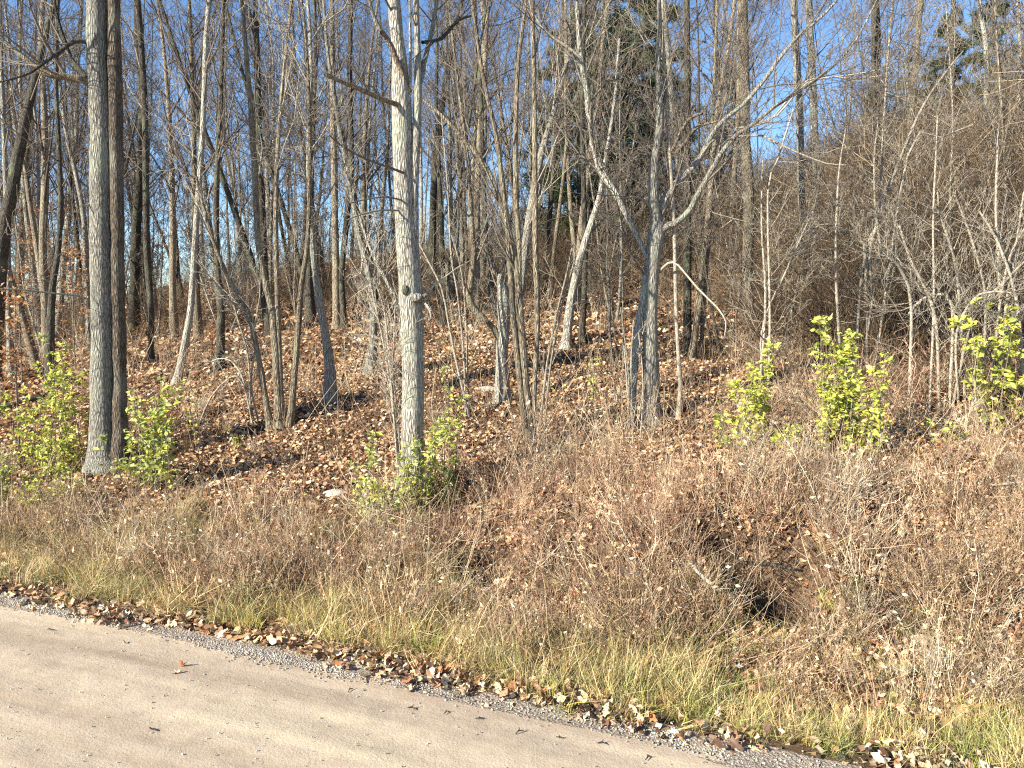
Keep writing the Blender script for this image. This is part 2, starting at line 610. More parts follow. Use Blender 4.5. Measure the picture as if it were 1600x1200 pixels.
def gnscatter(name, P, rot, scl, pid, protos):
    """one object: instances of a few clump shapes on the points P"""
    me = bpy.data.meshes.new(name)
    me.vertices.add(len(P))
    me.vertices.foreach_set('co', np.ascontiguousarray(P, dtype=np.float32).ravel())
    for nm, ty, v in (('rot', 'FLOAT_VECTOR', rot), ('scl', 'FLOAT_VECTOR', scl)):
        a = me.attributes.new(nm, ty, 'POINT')
        a.data.foreach_set('vector', np.ascontiguousarray(v, dtype=np.float32).ravel())
    a = me.attributes.new('pid', 'INT', 'POINT')
    a.data.foreach_set('value', np.ascontiguousarray(pid, dtype=np.int32))
    o = link(name, me)
    ng = bpy.data.node_groups.new(name, 'GeometryNodeTree')
    ng.interface.new_socket('Geometry', in_out='INPUT', socket_type='NodeSocketGeometry')
    ng.interface.new_socket('Geometry', in_out='OUTPUT', socket_type='NodeSocketGeometry')
    N, L = ng.nodes, ng.links
    gi, go = N.new('NodeGroupInput'), N.new('NodeGroupOutput')

    def attr(nm, ty):
        a = N.new('GeometryNodeInputNamedAttribute')
        a.data_type = ty
        a.inputs['Name'].default_value = nm
        return a.outputs['Attribute']
    e2r = N.new('FunctionNodeEulerToRotation')
    L.new(attr('rot', 'FLOAT_VECTOR'), e2r.inputs[0])
    sc_ = attr('scl', 'FLOAT_VECTOR')
    pd = attr('pid', 'INT')
    jn = N.new('GeometryNodeJoinGeometry')
    for i, p in enumerate(protos):
        cmp_ = N.new('FunctionNodeCompare')
        cmp_.data_type = 'INT'
        cmp_.operation = 'EQUAL'
        L.new(pd, cmp_.inputs[2])
        cmp_.inputs[3].default_value = i
        ob = N.new('GeometryNodeObjectInfo')
        ob.inputs['Object'].default_value = p
        ob.inputs['As Instance'].default_value = True
        ip = N.new('GeometryNodeInstanceOnPoints')
        L.new(gi.outputs[0], ip.inputs['Points'])
        L.new(cmp_.outputs[0], ip.inputs['Selection'])
        L.new(ob.outputs['Geometry'], ip.inputs['Instance'])
        L.new(e2r.outputs[0], ip.inputs['Rotation'])
        L.new(sc_, ip.inputs['Scale'])
        L.new(ip.outputs[0], jn.inputs[0])
    L.new(jn.outputs[0], go.inputs[0])
    md = o.modifiers.new('scatter', 'NODES')
    md.node_group = ng
    return o


def scatter_clumps(name, x, y, protos, s0, s1, label, cat, lean=0.12, sink=0.02, rg=rng):
    n = len(x)
    z = hz(x, y) - sink
    rot = np.stack([rg.normal(0, lean, n), rg.normal(0, lean, n), rg.random(n) * 2 * PI], -1)
    s = (s0 + (s1 - s0) * rg.random(n)) * (1 + 0.55 * fbm(x * 1.1, y * 1.1, 97))
    scl = np.stack([s, s, s * (0.8 + 0.4 * rg.random(n))], -1)
    o = gnscatter(name, np.stack([x, y, z], -1), rot, scl, rg.integers(0, len(protos), n), protos)
    return tag(o, label, cat, kind='stuff')


def unit(v):
    v = np.asarray(v, float)
    return v / (np.linalg.norm(v) + 1e-9)


def rperp(d):
    v = np.array([random.gauss(0, 1) for _ in range(3)])
    v -= d * v.dot(d)
    return unit(v)


def grow(tb, p, d, length, r, level, maxlevel, kids, up=0.15, wob=0.16, ang=0.75, col=(1, 1, 1), rmin=0.0022, first=0.18, sides=None):
    """a branch and, along it, its own branches"""
    n = 7 if level == 0 else (5 if level == 1 else (4 if level == 2 else 3))
    seg = length / (n - 1)
    P, D = [np.array(p)], unit(d)
    dirs = [D]
    for i in range(n - 1):
        D = unit(D + rperp(D) * random.gauss(0, wob) + np.array([0, 0, up * (0.5 + random.random())]))
        P.append(P[-1] + D * seg * random.uniform(0.85, 1.15))
        dirs.append(D)
    f = np.linspace(1, 0.25, n)
    R = np.maximum(r * f, rmin)
    tb.add(P, R, sides or (6 if level == 0 else (5 if r > 0.02 else (4 if r > 0.008 else 3))), col)
    if level >= maxlevel:
        return
    k = kids[min(level, len(kids) - 1)]
    k = max(1, int(round(k * random.uniform(0.75, 1.25))))
    for j in range(k):
        t = first + (1 - first) * (j + random.random()) / k
        t = min(t, 0.98)
        i = min(int(t * (n - 1)), n - 2)
        u = t * (n - 1) - i
        q = P[i] * (1 - u) + P[i + 1] * u
        dd = dirs[i + 1]
        a = random.gauss(ang, 0.18)
        nd = unit(dd * math.cos(a) + rperp(dd) * math.sin(a))
        ll = length * random.uniform(0.35, 0.62) * (1.15 - 0.6 * t)
        rr = r * (1 - 0.7 * t) * random.uniform(0.45, 0.65)
        grow(tb, q, nd, ll, max(rr, rmin), level + 1, maxlevel, kids, up, wob * 1.1, ang, col, rmin, 0.15)


def smooth_poly(P, R, step=0.22):
    """Catmull-Rom through the given points, with a radius at each"""
    P = np.asarray(P, float)
    R = np.asarray(R, float)
    Q = np.vstack([2 * P[0] - P[1], P, 2 * P[-1] - P[-2]])
    out, ro = [], []
    for i in range(len(P) - 1):
        k = max(2, int(np.linalg.norm(P[i + 1] - P[i]) / step))
        for j in range(k):
            t = j / k
            a, b, c, d = Q[i], Q[i + 1], Q[i + 2], Q[i + 3]
            out.append(0.5 * (2 * b + (c - a) * t + (2 * a - 5 * b + 4 * c - d) * t * t + (3 * b - a - 3 * c + d) * t ** 3))
            ro.append(R[i] * (1 - t) + R[i + 1] * t)
    out.append(P[-1])
    ro.append(R[-1])
    return np.array(out), np.array(ro)


# ------------------------------------------------------------------ the ground, the road, the gravel shoulder
def axis(a, b, c0, c1, fine, coarse):
    """grid lines: step 'fine' inside c0..c1, growing outside"""
    mid = list(np.arange(c0, c1, fine))
    r, s = c1, fine
    while r < b:
        mid.append(r)
        s = min(s * 1.13, coarse)
        r += s
    mid.append(b)
    l, s = c0, fine
    left = []
    while l > a:
        s = min(s * 1.13, coarse)
        l -= s
        left.append(max(l, a))
    return np.array(left[::-1] + mid)


gx = axis(-150, 150, -8, 9, 0.09, 4)
gy = axis(-30, 260, 3.2, 13, 0.09, 4)
GX, GY = np.meshgrid(gx, gy)
GZ = hz(GX, GY)
far = sstep(95, 160, GY) + sstep(70, 120, np.abs(GX))
GZ = GZ * np.clip(1 - far, 0, 1) + np.clip(far, 0, 1) * 3.0
nx, ny = len(gx), len(gy)
idx = np.arange(nx * ny).reshape(ny, nx)
F = np.stack([idx[:-1, :-1], idx[:-1, 1:], idx[1:, 1:], idx[1:, :-1]], -1).reshape(-1, 4)
o = link('ground', mesh_np('ground', np.stack([GX, GY, GZ], -1).reshape(-1, 3), F, M['ground'], None, True))
tag(o, 'sloping woodland ground of brown humus and matted leaves', 'ground', kind='structure')


def strip(name, s0, s1, t0, t1, ns, nt_, zf, mat, wob0=0.0, wob1=0.0):
    S = np.linspace(0, 1, ns)[:, None]
    T = np.linspace(t0, t1, nt_)[None, :]
    w0 = s0 + wob0 * fbm(T * 0.9, T * 0 + 2.2, 21)
    w1 = s1 + wob1 * fbm(T * 1.3, T * 0 + 7.2, 23)
    SS = w0 * (1 - S) + w1 * S
    TT = np.repeat(T, ns, 0)
    X = E0[0] + ED[0] * TT + EN[0] * SS
    Y = E0[1] + ED[1] * TT + EN[1] * SS
    Z = zf(SS, TT, X, Y)
    ix = np.arange(ns * nt_).reshape(ns, nt_)
    F = np.stack([ix[:-1, :-1], ix[:-1, 1:], ix[1:, 1:], ix[1:, :-1]], -1).reshape(-1, 4)
    return link(name, mesh_np(name, np.stack([X, Y, Z], -1).reshape(-1, 3), F, mat, None, True))


def road_z(S, T, X, Y):
    return 0.010 * fbm(S * 5.5, T * 0.25, 39, 2) + 0.007 * fbm(S * 14, T * 6, 37, 2) + 0.012 * fbm(S * 2.0, T * 0.35, 31) + 0.006 * fbm(S * 7, T * 5, 35) + 0.03 * (1 - sstep(-1.2, 0.1, S)) - 0.012 * np.exp(-((S + 1.05) / 0.25) ** 2)


o = strip('road', -7.0, 0.06, -60, 60, 150, 1400, lambda S, T, X, Y: road_z(S, T, X, Y), M['road'], 0, 0.08)
tag(o, 'packed pale brown dirt road crossing the foreground', 'road', kind='structure')
o = strip('gravel_shoulder', -0.03, 0.13, -30, 30, 14, 700, lambda S, T, X, Y: road_z(S, T, X, Y) + 0.005 + 0.012 * fbm(S * 14, T * 14, 41, 2), M['gravel'], 0.14, 0.08)
tag(o, 'narrow strip of loose grey gravel along the road edge', 'road shoulder', kind='structure')

octa = np.array([[1, 0, 0], [0, 1, 0], [-1, 0, 0], [0, -1, 0], [0, 0, 0.7], [0, 0, -0.7]], float)
octf = [(0, 1, 4), (1, 2, 4), (2, 3, 4), (3, 0, 4), (1, 0, 5), (2, 1, 5), (3, 2, 5), (0, 3, 5)]


def pebbles(name, n, smean, ssd, t0, t1, size0, size1, pal, label):
    t = t0 + (t1 - t0) * rng.random(n) ** 1.0
    s = rng.normal(smean, ssd, n) + (0.10 * fbm(t * 1.1, t * 0 + 3.3, 45) if ssd < 0.5 else 0)
    x = E0[0] + ED[0] * t + EN[0] * s
    y = E0[1] + ED[1] * t + EN[1] * s
    ok = (y > 2.6) & (s > -6.5)
    if ssd < 0.5:
        ok &= rng.random(n) < 0.25 + 0.75 * sstep(-0.25, 0.2, fbm(x * 1.3, y * 1.3, 47))
    x, y, s, t = x[ok], y[ok], s[ok], t[ok]
    n = len(x)
    z = np.where(s < 0.05, road_z(s, t, x, y), hz(x, y)) + 0.006
    X, Y, Z = frames(n, 0.8)
    sz = size0 + (size1 - size0) * rng.random(n) ** 2.5
    X = X * (0.7 + 0.6 * rng.random((n, 1)))
    V, F, C = scatter(octa, octf, np.stack([x, y, z], -1), X, Y, Z, sz, pick(pal, n))
    o = link(name, mesh_np(name, V, F, M['pebble'], C))
    tag(o, label, 'gravel', kind='stuff')


GREYS = [(0.20, 0.18, 0.15), (0.32, 0.295, 0.25), (0.44, 0.41, 0.36), (0.56, 0.53, 0.47), (0.40, 0.32, 0.24), (0.44, 0.35, 0.26)]
pebbles('gravel', 22000, 0.03, 0.05, -3.5, 7, 0.003, 0.009, GREYS, 'loose grey stones in a band along the road edge')
pebbles('road_grit', 5000, -1.2, 1.3, -3.5, 8, 0.002, 0.007, [(0.42, 0.36, 0.28), (0.5, 0.45, 0.38), (0.30, 0.25, 0.2), (0.6, 0.56, 0.5)], 'fine scattered grit lying on the dirt road')

# ------------------------------------------------------------------ leaf litter
leafA = np.array([[-0.5, 0, 0.10], [-0.12, 0.34, 0.0], [0.32, 0.26, 0.10], [0.55, 0, 0.02], [0.30, -0.27, 0.12], [-0.1, -0.33, -0.02]])
leafAf = [(0, 1, 5), (1, 2, 5), (2, 4, 5), (2, 3, 4)]
leafB = np.array([[-0.5, -0.3, 0.05], [0.45, -0.34, 0.16], [0.5, 0.3, 0.0], [-0.4, 0.36, 0.14]])
leafBf = [(0, 1, 2), (0, 2, 3)]
FLOOR = [(0.23, 0.125, 0.07), (0.50, 0.295, 0.15), (0.62, 0.40, 0.225), (0.64, 0.48, 0.32), (0.78, 0.66, 0.48), (0.36, 0.15, 0.07), (0.075, 0.045, 0.028)]
FLW = [0.18, 0.29, 0.24, 0.10, 0.03, 0.07, 0.09]


def litter(name, x, y, s0, s1, pal, w, tilt, shape, faces, label, lift=0.03, grow_=0.0):
    n = len(x)
    z = hz(x, y) + 0.004 + lift * rng.random(n) ** 2
    X, Y, Z = frames(n, tilt)
    sz = (s0 + (s1 - s0) * rng.random(n)) * (1 + grow_ * np.clip((y - 8) / 20, 0, 1.5))
    V, F, C = scatter(shape, faces, np.stack([x, y, z], -1), X, Y, Z, sz, pick(pal, n, w=w, jit=0.18))
    o = link(name, mesh_np(name, V, F, M['litter'], C))
    return tag(o, label, 'leaf litter', kind='stuff')


x, y = view_sample(170000, 4.0, 15, 1.2)
s = sdist(x, y)
hk = np.zeros(len(x))
for c_, r_, d_ in HOL:
    hk = np.maximum(hk, np.exp(-((x - c_[0]) ** 2 + (y - c_[1]) ** 2) / (r_ * r_)))
k = (s > 0.10) & (rng.random(len(x)) > hk * 0.95)
litter('leaf_litter', x[k], y[k], 0.036, 0.072, FLOOR, FLW, 1.0, leafA, leafAf, 'dry brown leaves carpeting the bank and the near forest floor', 0.05)
x, y = view_sample(110000, 14, 60, 1.7, 1.1)
litter('leaf_litter', x, y, 0.065, 0.10, FLOOR, FLW, 0.9, leafB, leafBf, 'dry brown leaves carpeting the forest floor far back', 0.05, 0.5)
# pale leaves blown up against the road edge
nv = 7500
t = -3.5 + 11.5 * rng.random(nv)
s = np.abs(rng.normal(0.08, 0.26, nv)) + 0.02 + 0.16 * fbm(t * 1.6, t * 0 + 1, 51)
x = E0[0] + ED[0] * t + EN[0] * s
y = E0[1] + ED[1] * t + EN[1] * s
dens = sstep(-0.1, 0.35, fbm(x * 1.8, y * 1.8, 55)) * 0.88 + 0.12
k = (y > 2.8) & (rng.random(nv) < dens)
PALE = [(0.54, 0.42, 0.27), (0.66, 0.56, 0.40), (0.44, 0.31, 0.19), (0.30, 0.17, 0.09), (0.13, 0.075, 0.045), (0.42, 0.18, 0.09)]
curl = leafA * np.array([1, 0.75, 2.6])
litter('verge_leaves', x[k], y[k], 0.03, 0.07, PALE, [0.26, 0.16, 0.24, 0.16, 0.13, 0.05], 1.25, curl, leafAf, 'curled pale leaves drifted along the road edge', 0.06)

# a few hundred of these leaves one by one
def leafmat(nm, a, b_):
    m, nt, b = nmat(nm, 0.65, 0.3)
    tc = nt.nodes.new('ShaderNodeTexCoord')
    nz = node(nt, 'ShaderNodeTexNoise', Scale=3.0, Detail=4.0)
    nt.links.new(tc.outputs['Object'], nz.inputs['Vector'])
    nt.links.new(ramp(nt, nz.outputs['Fac'], [(0.35, a), (0.65, b_)]), b.inputs['Base Color'])
    return m


TINTS = [('cream', leafmat('cream_leaf', (0.42, 0.33, 0.21), (0.68, 0.58, 0.42))), ('tan', leafmat('tan_leaf', (0.36, 0.24, 0.14), (0.60, 0.44, 0.28))),
         ('brown', leafmat('brown_leaf', (0.20, 0.11, 0.06), (0.40, 0.25, 0.14))), ('dark', leafmat('dark_leaf', (0.08, 0.045, 0.03), (0.18, 0.10, 0.06))),
         ('rusty', leafmat('rusty_leaf', (0.28, 0.10, 0.04), (0.48, 0.20, 0.08)))]
LOBES = []
for k_ in range(15):
    a = np.linspace(0, 2 * PI, 15)[:-1]
    rad = np.where(np.arange(14) % 2 == 0, 0.5, 0.27) * rng.uniform(0.8, 1.15, 14)
    rad[7] = 0.62
    px_, py_ = np.cos(a) * rad, np.sin(a) * rad * 0.8
    ca = rng.random() * PI
    w_ = px_ * math.cos(ca) + py_ * math.sin(ca)
    cz = rng.uniform(1.0, 2.6) * (w_ ** 2) + rng.normal(0, 0.06, 14)
    V = np.vstack([np.stack([px_, py_, cz], -1), [[0, 0, 0]]])
    F = [(i, (i + 1) % 14, 14) for i in range(14)]
    LOBES.append((TINTS[k_ % 5][0], mesh_np('fallen_leaf', V, np.array(F), TINTS[k_ % 5][1])))
cnt = 0
while cnt < 296:
    t = random.uniform(-1.0, 5.6)
    s = abs(random.gauss(0.08, 0.36)) + 0.03 + 0.1 * float(fbm(np.array([t * 1.6]), np.array([1.0]), 51)[0])
    if cnt % 148 == 60:
        s = -random.uniform(0.05, 0.6)
    x, y = E0[0] + ED[0] * t + EN[0] * s, E0[1] + ED[1] * t + EN[1] * s
    if random.random() > 0.08 + float(sstep(-0.1, 0.35, fbm(np.array([x * 1.8]), np.array([y * 1.8]), 55))[0]):
        continue
    q = proj((x, y, 0))
    if y < 3 or not (-20 < q[0] < 1620 and q[1] < 1210):
        continue
    tint, lme = random.choice(LOBES)
    o = link('fallen_leaf', lme)
    o.location = (x, y, max(gz(x, y), 0.0) + random.uniform(0.015, 0.05))
    o.rotation_euler = (random.gauss(0, 0.7), random.gauss(0, 0.7), random.uniform(0, 6.28))
    z_ = random.uniform(0.045, 0.085)
    o.scale = (z_, z_, z_)
    wh = 'alone on the road' if s < 0 else ('at the gravel line' if s < 0.14 else ('in the leaf drift' if s < 0.35 else 'in the verge grass'))
    zn = ['at far left', 'left of the centre tree', 'below the centre tree', 'below the slender stem clump', 'below the spreading tree', 'below the green shrubs at right', 'in the bottom right corner'][min(6, max(0, int((q[0] + 20) / 235)))]
    lab = f'{"large" if z_ > 0.066 else "small"} {tint} leaf {wh} {zn}'
    tag(o, lab, 'leaf', 'dry leaves fallen along the road edge')
    cnt += 1


# ------------------------------------------------------------------ clump shapes for grass, weeds and brush
def proto(name, me):
    return bpy.data.objects.new(name, me)          # used only as the shape of scattered plants


def grass_tuft(n, h0, h1, spread, pal, w=0.004, bend=0.5):
    V, F, C = [], [], []
    for i in range(n):
        a = random.uniform(0, 6.28)
        r = spread * math.sqrt(random.random())
        b = np.array([r * math.cos(a), r * math.sin(a), -0.02])
        h = random.uniform(h0, h1)
        az = random.uniform(0, 6.28)
        lean = abs(random.gauss(0, bend)) * h
        out = np.array([math.cos(az), math.sin(az), 0])
        side = np.array([-math.sin(az), math.cos(az), 0]) * w * random.uniform(0.6, 1.2)
        m1 = b + np.array([0, 0, h * 0.55]) + out * lean * 0.3
        tp = b + np.array([0, 0, h * random.uniform(0.75, 1.0)]) + out * lean
        o = len(V)
        V += [b - side, b + side, m1 - side * 0.8, m1 + side * 0.8, tp - side * .15, tp + side * .15]
        F += [(o, o + 1, o + 3, o + 2), (o + 2, o + 3, o + 5, o + 4)]
        c = np.array(random.choice(pal)) * random.uniform(0.8, 1.2)
        C += [c] * 6
    return mesh_np('grass_tuft', np.array(V), np.array(F), M['grass'], np.array(C))


GREEN_G = [(0.36, 0.36, 0.085), (0.50, 0.47, 0.14), (0.24, 0.27, 0.06), (0.60, 0.52, 0.22), (0.58, 0.50, 0.20)]
STRAW_G = [(0.60, 0.48, 0.28), (0.50, 0.38, 0.22), (0.68, 0.58, 0.36), (0.42, 0.38, 0.14), (0.36, 0.24, 0.14)]
P_green = [proto('green_tuft', grass_tuft(55, 0.10, 0.34, 0.10, GREEN_G, 0.0032)) for _ in range(3)] + \
          [proto('green_tuft', grass_tuft(45, 0.10, 0.30, 0.11, GREEN_G + STRAW_G, 0.003, 0.7)) for _ in range(2)]
P_straw = [proto('straw_tuft', grass_tuft(55, 0.10, 0.42, 0.12, STRAW_G, 0.003, 0.6)) for _ in range(4)]


def weed_clump(n, h0, h1, spread, pal, leafy=6, tw=5, leafpal=None, seed=True):
    tb = Tubes()
    lp, lc = [], []
    for i in range(n):
        a = random.uniform(0, 6.28)
        r = spread * math.sqrt(random.random())
        p = np.array([r * math.cos(a), r * math.sin(a), -0.03])
        h = random.uniform(h0, h1)
        d = unit([random.gauss(0, 0.42), random.gauss(0, 0.42), 1])
        P = [p]
        for j in range(3):
            d = unit(d + np.array([random.gauss(0, 0.14), random.gauss(0, 0.14), 0.0]))
            P.append(P[-1] + d * h / 3)
        c = np.array(random.choice(pal)) * random.uniform(0.75, 1.25)
        tb.add(P, np.array([1, 0.85, 0.65, 0.4]) * random.uniform(0.0019, 0.0040), 3, c)
        for j in range(random.randint(0, tw)):
            k = random.randint(1, 3)
            q = P[k] * 0.6 + P[k - 1] * 0.4
            dd = unit(d * 0.7 + rperp(d) * 0.7)
            l = h * random.uniform(0.12, 0.35)
            Q = [q, q + dd * l * 0.5, q + unit(dd + np.array([0, 0, 0.5])) * l]
            tb.add(Q, [0.0020, 0.0016, 0.0010], 3, c)
            if random.random() < 0.5:
                lp.append(Q[2])
                lc.append(c)
        for j in range(random.randint(0, leafy)):
            k = random.random()
            i0 = min(int(k * 3), 2)
            lp.append(P[i0] * (1 - (k * 3 - i0)) + P[i0 + 1] * (k * 3 - i0) + rperp(d) * 0.015)
            lc.append(np.array(random.choice(leafpal or pal)) * random.uniform(0.7, 1.2))
    V, F, C = tb.data()
    if lp:
        m_ = len(lp)
        X, Y, Z = frames(m_, 1.5)
        sz = rng.uniform(0.010, 0.030, m_) + 0.03 * (rng.random(m_) < 0.15)
        V2, F2, C2 = scatter(np.array([[-0.5, 0, 0.05], [0.0, -0.24, -0.06], [0.62, 0.02, 0.12], [0.05, 0.26, 0.1]]), [(0, 1, 2, 3)], np.array(lp), X, Y, Z, sz, np.array(lc))
        F = np.vstack([F, F2 + len(V)])
        V = np.vstack([V, V2])
        C = np.vstack([C, C2])
    return mesh_np('weed_clump', V, F, M['weed'], C)


WTAN = [(0.56, 0.43, 0.30), (0.42, 0.30, 0.20), (0.70, 0.58, 0.40), (0.16, 0.11, 0.07)]
WPINK = [(0.48, 0.30, 0.23), (0.60, 0.43, 0.33), (0.22, 0.11, 0.08), (0.64, 0.50, 0.36), (0.12, 0.07, 0.05)]
WGREY = [(0.50, 0.44, 0.34), (0.70, 0.63, 0.50), (0.30, 0.25, 0.19)]
BRLEAF = [(0.44, 0.29, 0.17), (0.56, 0.41, 0.26), (0.28, 0.15, 0.08), (0.64, 0.50, 0.34), (0.16, 0.09, 0.05)]
P_tan = [proto('tan_weeds', weed_clump(24, 0.15, 0.6, 0.24, WTAN, 3, 6, BRLEAF)) for _ in range(4)]
P_pink = [proto('red_weeds', weed_clump(24, 0.12, 0.55, 0.25, WPINK, 4, 7, BRLEAF + [(0.42, 0.12, 0.07)])) for _ in range(4)]
P_grey = [proto('grey_weeds', weed_clump(22, 0.2, 0.7, 0.2, WGREY, 3, 7, WGREY)) for _ in range(3)]
P_stalk = [proto('dry_stalks', weed_clump(7, 0.5, 1.2, 0.25, WGREY + WTAN, 1, 2, WTAN)) for _ in range(4)]
P_sprout = [proto('leafy_sprouts', weed_clump(6, 0.12, 0.5, 0.2, WTAN, 9, 2, [(0.40, 0.42, 0.08), (0.5, 0.46, 0.08), (0.28, 0.34, 0.08), (0.42, 0.10, 0.05)])) for _ in range(3)]

# verge grass
x, y = view_sample(9000, 3.3, 9.5, 0.6, 1.25)
s = sdist(x, y)
t = tdist(x, y)
gn = fbm(x * 1.5, y * 1.5, 61)
wid = 0.75 + 0.20 * np.clip(t, 0, 6) + (0.7 - 0.07 * np.clip(t, 0, 6)) * gn
k = (s > 0.10 + 0.25 * np.maximum(gn, 0)) & (s < wid) & (rng.random(len(s)) < 0.45 * sstep(0.15, 0.5, s) + 0.30 + 0.3 * sstep(3, 5, t)) & (fbm(x * 3.1, y * 3.1, 63) > -0.3 - 0.3 * sstep(3, 5, t))
scatter_clumps('verge_grass', x[k], y[k], P_green + P_straw[:2], 0.22, 0.65, 'yellow green grass growing along the verge behind the gravel', 'grass', 0.35)
x, y = view_sample(15000, 3.4, 10, 0.6, 1.25)
s = sdist(x, y)
k = (s > 0.25) & (s < 2.4) & (fbm(x * 1.2, y * 1.2, 71) > -0.2 + 0.45 * sstep(0.8, 2.4, s)) & (rng.random(len(s)) < 0.75)
scatter_clumps('straw_grass', x[k], y[k], P_straw, 0.22, 0.75, 'dry straw coloured grass on the lower bank', 'grass', 0.45)

# weeds on the bank
x, y = view_sample(16000, 4.0, 12, 0.6, 1.2)
s = sdist(x, y)
z = hz(x, y)
q = np.array(proj((x, y, z)))
nn = fbm(x * 0.8, y * 0.8, 81)
top = 815 - 95 * sstep(450, 880, q[0]) + 75 * nn
inb = (s > 0.65 + 0.5 * nn) & (rng.random(len(x)) < 0.06 + 0.94 * sstep(top - 35, top + 35, q[1])) & (fbm(x * 2.3, y * 2.3, 83) > -0.14)
hol = np.zeros(len(x))
for c_, r_, d_ in HOL:
    hol = np.maximum(hol, np.exp(-(((x - c_[0]) ** 2 + (y - c_[1] + 0.22 * r_ / 0.3) ** 2) / (r_ * r_ * 1.25)) ** 2))
for a_, b_, r_ in ((90, 760, .8), (235, 775, .6), (640, 805, .7), (1165, 705, .45), (1325, 720, .6), (1560, 680, .6), (5, 800, .5), (1015, 690, .5)):
    g_ = on_ground(a_, b_)
    hol = np.maximum(hol, 0.85 * np.exp(-(((x - g_[0]) ** 2 + (y - g_[1]) ** 2) / (r_ * r_)) ** 2))
inb &= rng.random(len(x)) > hol * 1.15
pinkw = np.exp(-((q[0] - 930) / 280) ** 2 - ((q[1] - 820) / 130) ** 2) + 0.35 * np.exp(-((q[0] - 500) / 300) ** 2)
u = rng.random(len(x))
thin = rng.random(len(x)) < 0.55
kp = inb & (u < 0.15 + 0.7 * pinkw) & thin
kg = inb & ~kp & (rng.random(len(x)) < 0.15 + 0.6 * (nn > 0.15)) & thin
kt = inb & ~kp & ~kg & thin
scatter_clumps('red_brown_weeds', x[kp], y[kp], P_pink, 0.3, 0.8, 'tangled reddish dead weeds covering the middle of the bank', 'weeds', 0.4)
scatter_clumps('grey_weeds', x[kg], y[kg], P_grey, 0.3, 0.85, 'pale grey dead weed stems on the bank', 'weeds', 0.35)
scatter_clumps('tan_weeds', x[kt], y[kt], P_tan, 0.3, 0.75, 'tan dead weeds covering the bank', 'weeds', 0.3)
x, y = view_sample(420, 7.5, 20, 1.0, 1.15)
s = sdist(x, y)
k = (s > 3.5) & (fbm(x * 0.5, y * 0.5, 91) > -0.2)
scatter_clumps('dry_stalks', x[k], y[k], P_stalk, 0.6, 1.2, 'thin pale dry stalks standing in the leaf litter', 'weeds', 0.1)
x, y = view_sample(420, 5.5, 20, 1.0, 1.1)
k = sdist(x, y) > 1.6
scatter_clumps('leafy_sprouts', x[k], y[k], P_sprout, 0.4, 1.0, 'small yellow green sprouts scattered over the forest floor', 'ground cover', 0.1)


SHADEW = [(0.10, 0.07, 0.05), (0.16, 0.11, 0.08), (0.06, 0.045, 0.035), (0.34, 0.26, 0.18)]  # near-black stems, added so the hollows look shaded; the shade is in their colour
P_shade = [proto('shade_twigs', weed_clump(20, 0.15, 0.5, 0.2, SHADEW, 3, 6, SHADEW)) for _ in range(3)]
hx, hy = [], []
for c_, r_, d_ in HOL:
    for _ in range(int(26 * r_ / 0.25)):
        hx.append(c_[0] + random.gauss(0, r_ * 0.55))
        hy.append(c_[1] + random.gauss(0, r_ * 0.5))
scatter_clumps('hollow_shade_tangle', np.array(hx), np.array(hy), P_shade, 0.4, 0.8, 'dark twig tangle added as shade in the hollows of the bank', 'weeds', 0.8)


def brush_clump(n, h0, h1, spread, pal, kids=(5, 3), arch=0.25, r=0.006, lv=2):
    tb = Tubes()
    for i in range(n):
        a = random.uniform(0, 6.28)
        rr = spread * math.sqrt(random.random())
        p = [rr * math.cos(a), rr * math.sin(a), -0.08]
        h = random.uniform(h0, h1)
        c = np.array(random.choice(pal)) * random.uniform(0.7, 1.25)
        grow(tb, p, [random.gauss(0, arch), random.gauss(0, arch), 1], h, r * random.uniform(0.6, 1.3), 1, lv + 1, (0,) + tuple(kids), 0.02, 0.20, 0.65, c, 0.0018)
    V, F, C = tb.data()
    return mesh_np('brush_clump', V, F, M['brush'], C, True)


BRUSH = [(0.18, 0.135, 0.095), (0.11, 0.082, 0.058), (0.38, 0.32, 0.24), (0.24, 0.185, 0.13), (0.09, 0.068, 0.05)]
P_brush = [proto('brush', brush_clump(16, 0.8, 2.2, 0.7, BRUSH, (5, 3))) for _ in range(6)]
P_low = [proto('low_brush', brush_clump(14, 0.3, 0.9, 0.5, BRUSH + WPINK, (5, 3), 0.5, 0.004)) for _ in range(4)]

x, y = view_sample(2600, 8.5, 48, 0.7, 1.12)
s = sdist(x, y)
z = hz(x, y)
q = np.array(proj((x, y, z)))
edge = 13 - 4.0 * sstep(1050, 1350, q[0]) + 5 * sstep(750, 450, q[0]) + 3.0 * sstep(350, 100, q[0])
w_ = sstep(edge, edge + 5, y)
k = (rng.random(len(x)) < w_ * (0.30 + 0.70 * sstep(600, 1100, q[0])) * np.where(q[0] < 1080, sstep(15, 26, y), 1)) & (fbm(x * 0.35, y * 0.35, 93) > -0.38)
scatter_clumps('undergrowth', x[k], y[k], P_brush, 0.6, 1.25, 'dense tangle of bare brown brush over the hillside behind the trees', 'undergrowth', 0.12, 0.05)
x, y = view_sample(1300, 7.5, 36, 1.2, 1.12)
z = hz(x, y)
q = np.array(proj((x, y, z)))
k = (rng.random(len(x)) < 0.02 + 0.80 * sstep(1050, 1300, q[0]) + 0.35 * sstep(20, 28, y)) & (sdist(x, y) > 4.0)
scatter_clumps('low_undergrowth', x[k], y[k], P_low, 0.5, 1.1, 'low bare brush and brambles on the forest floor', 'undergrowth', 0.15, 0.03)

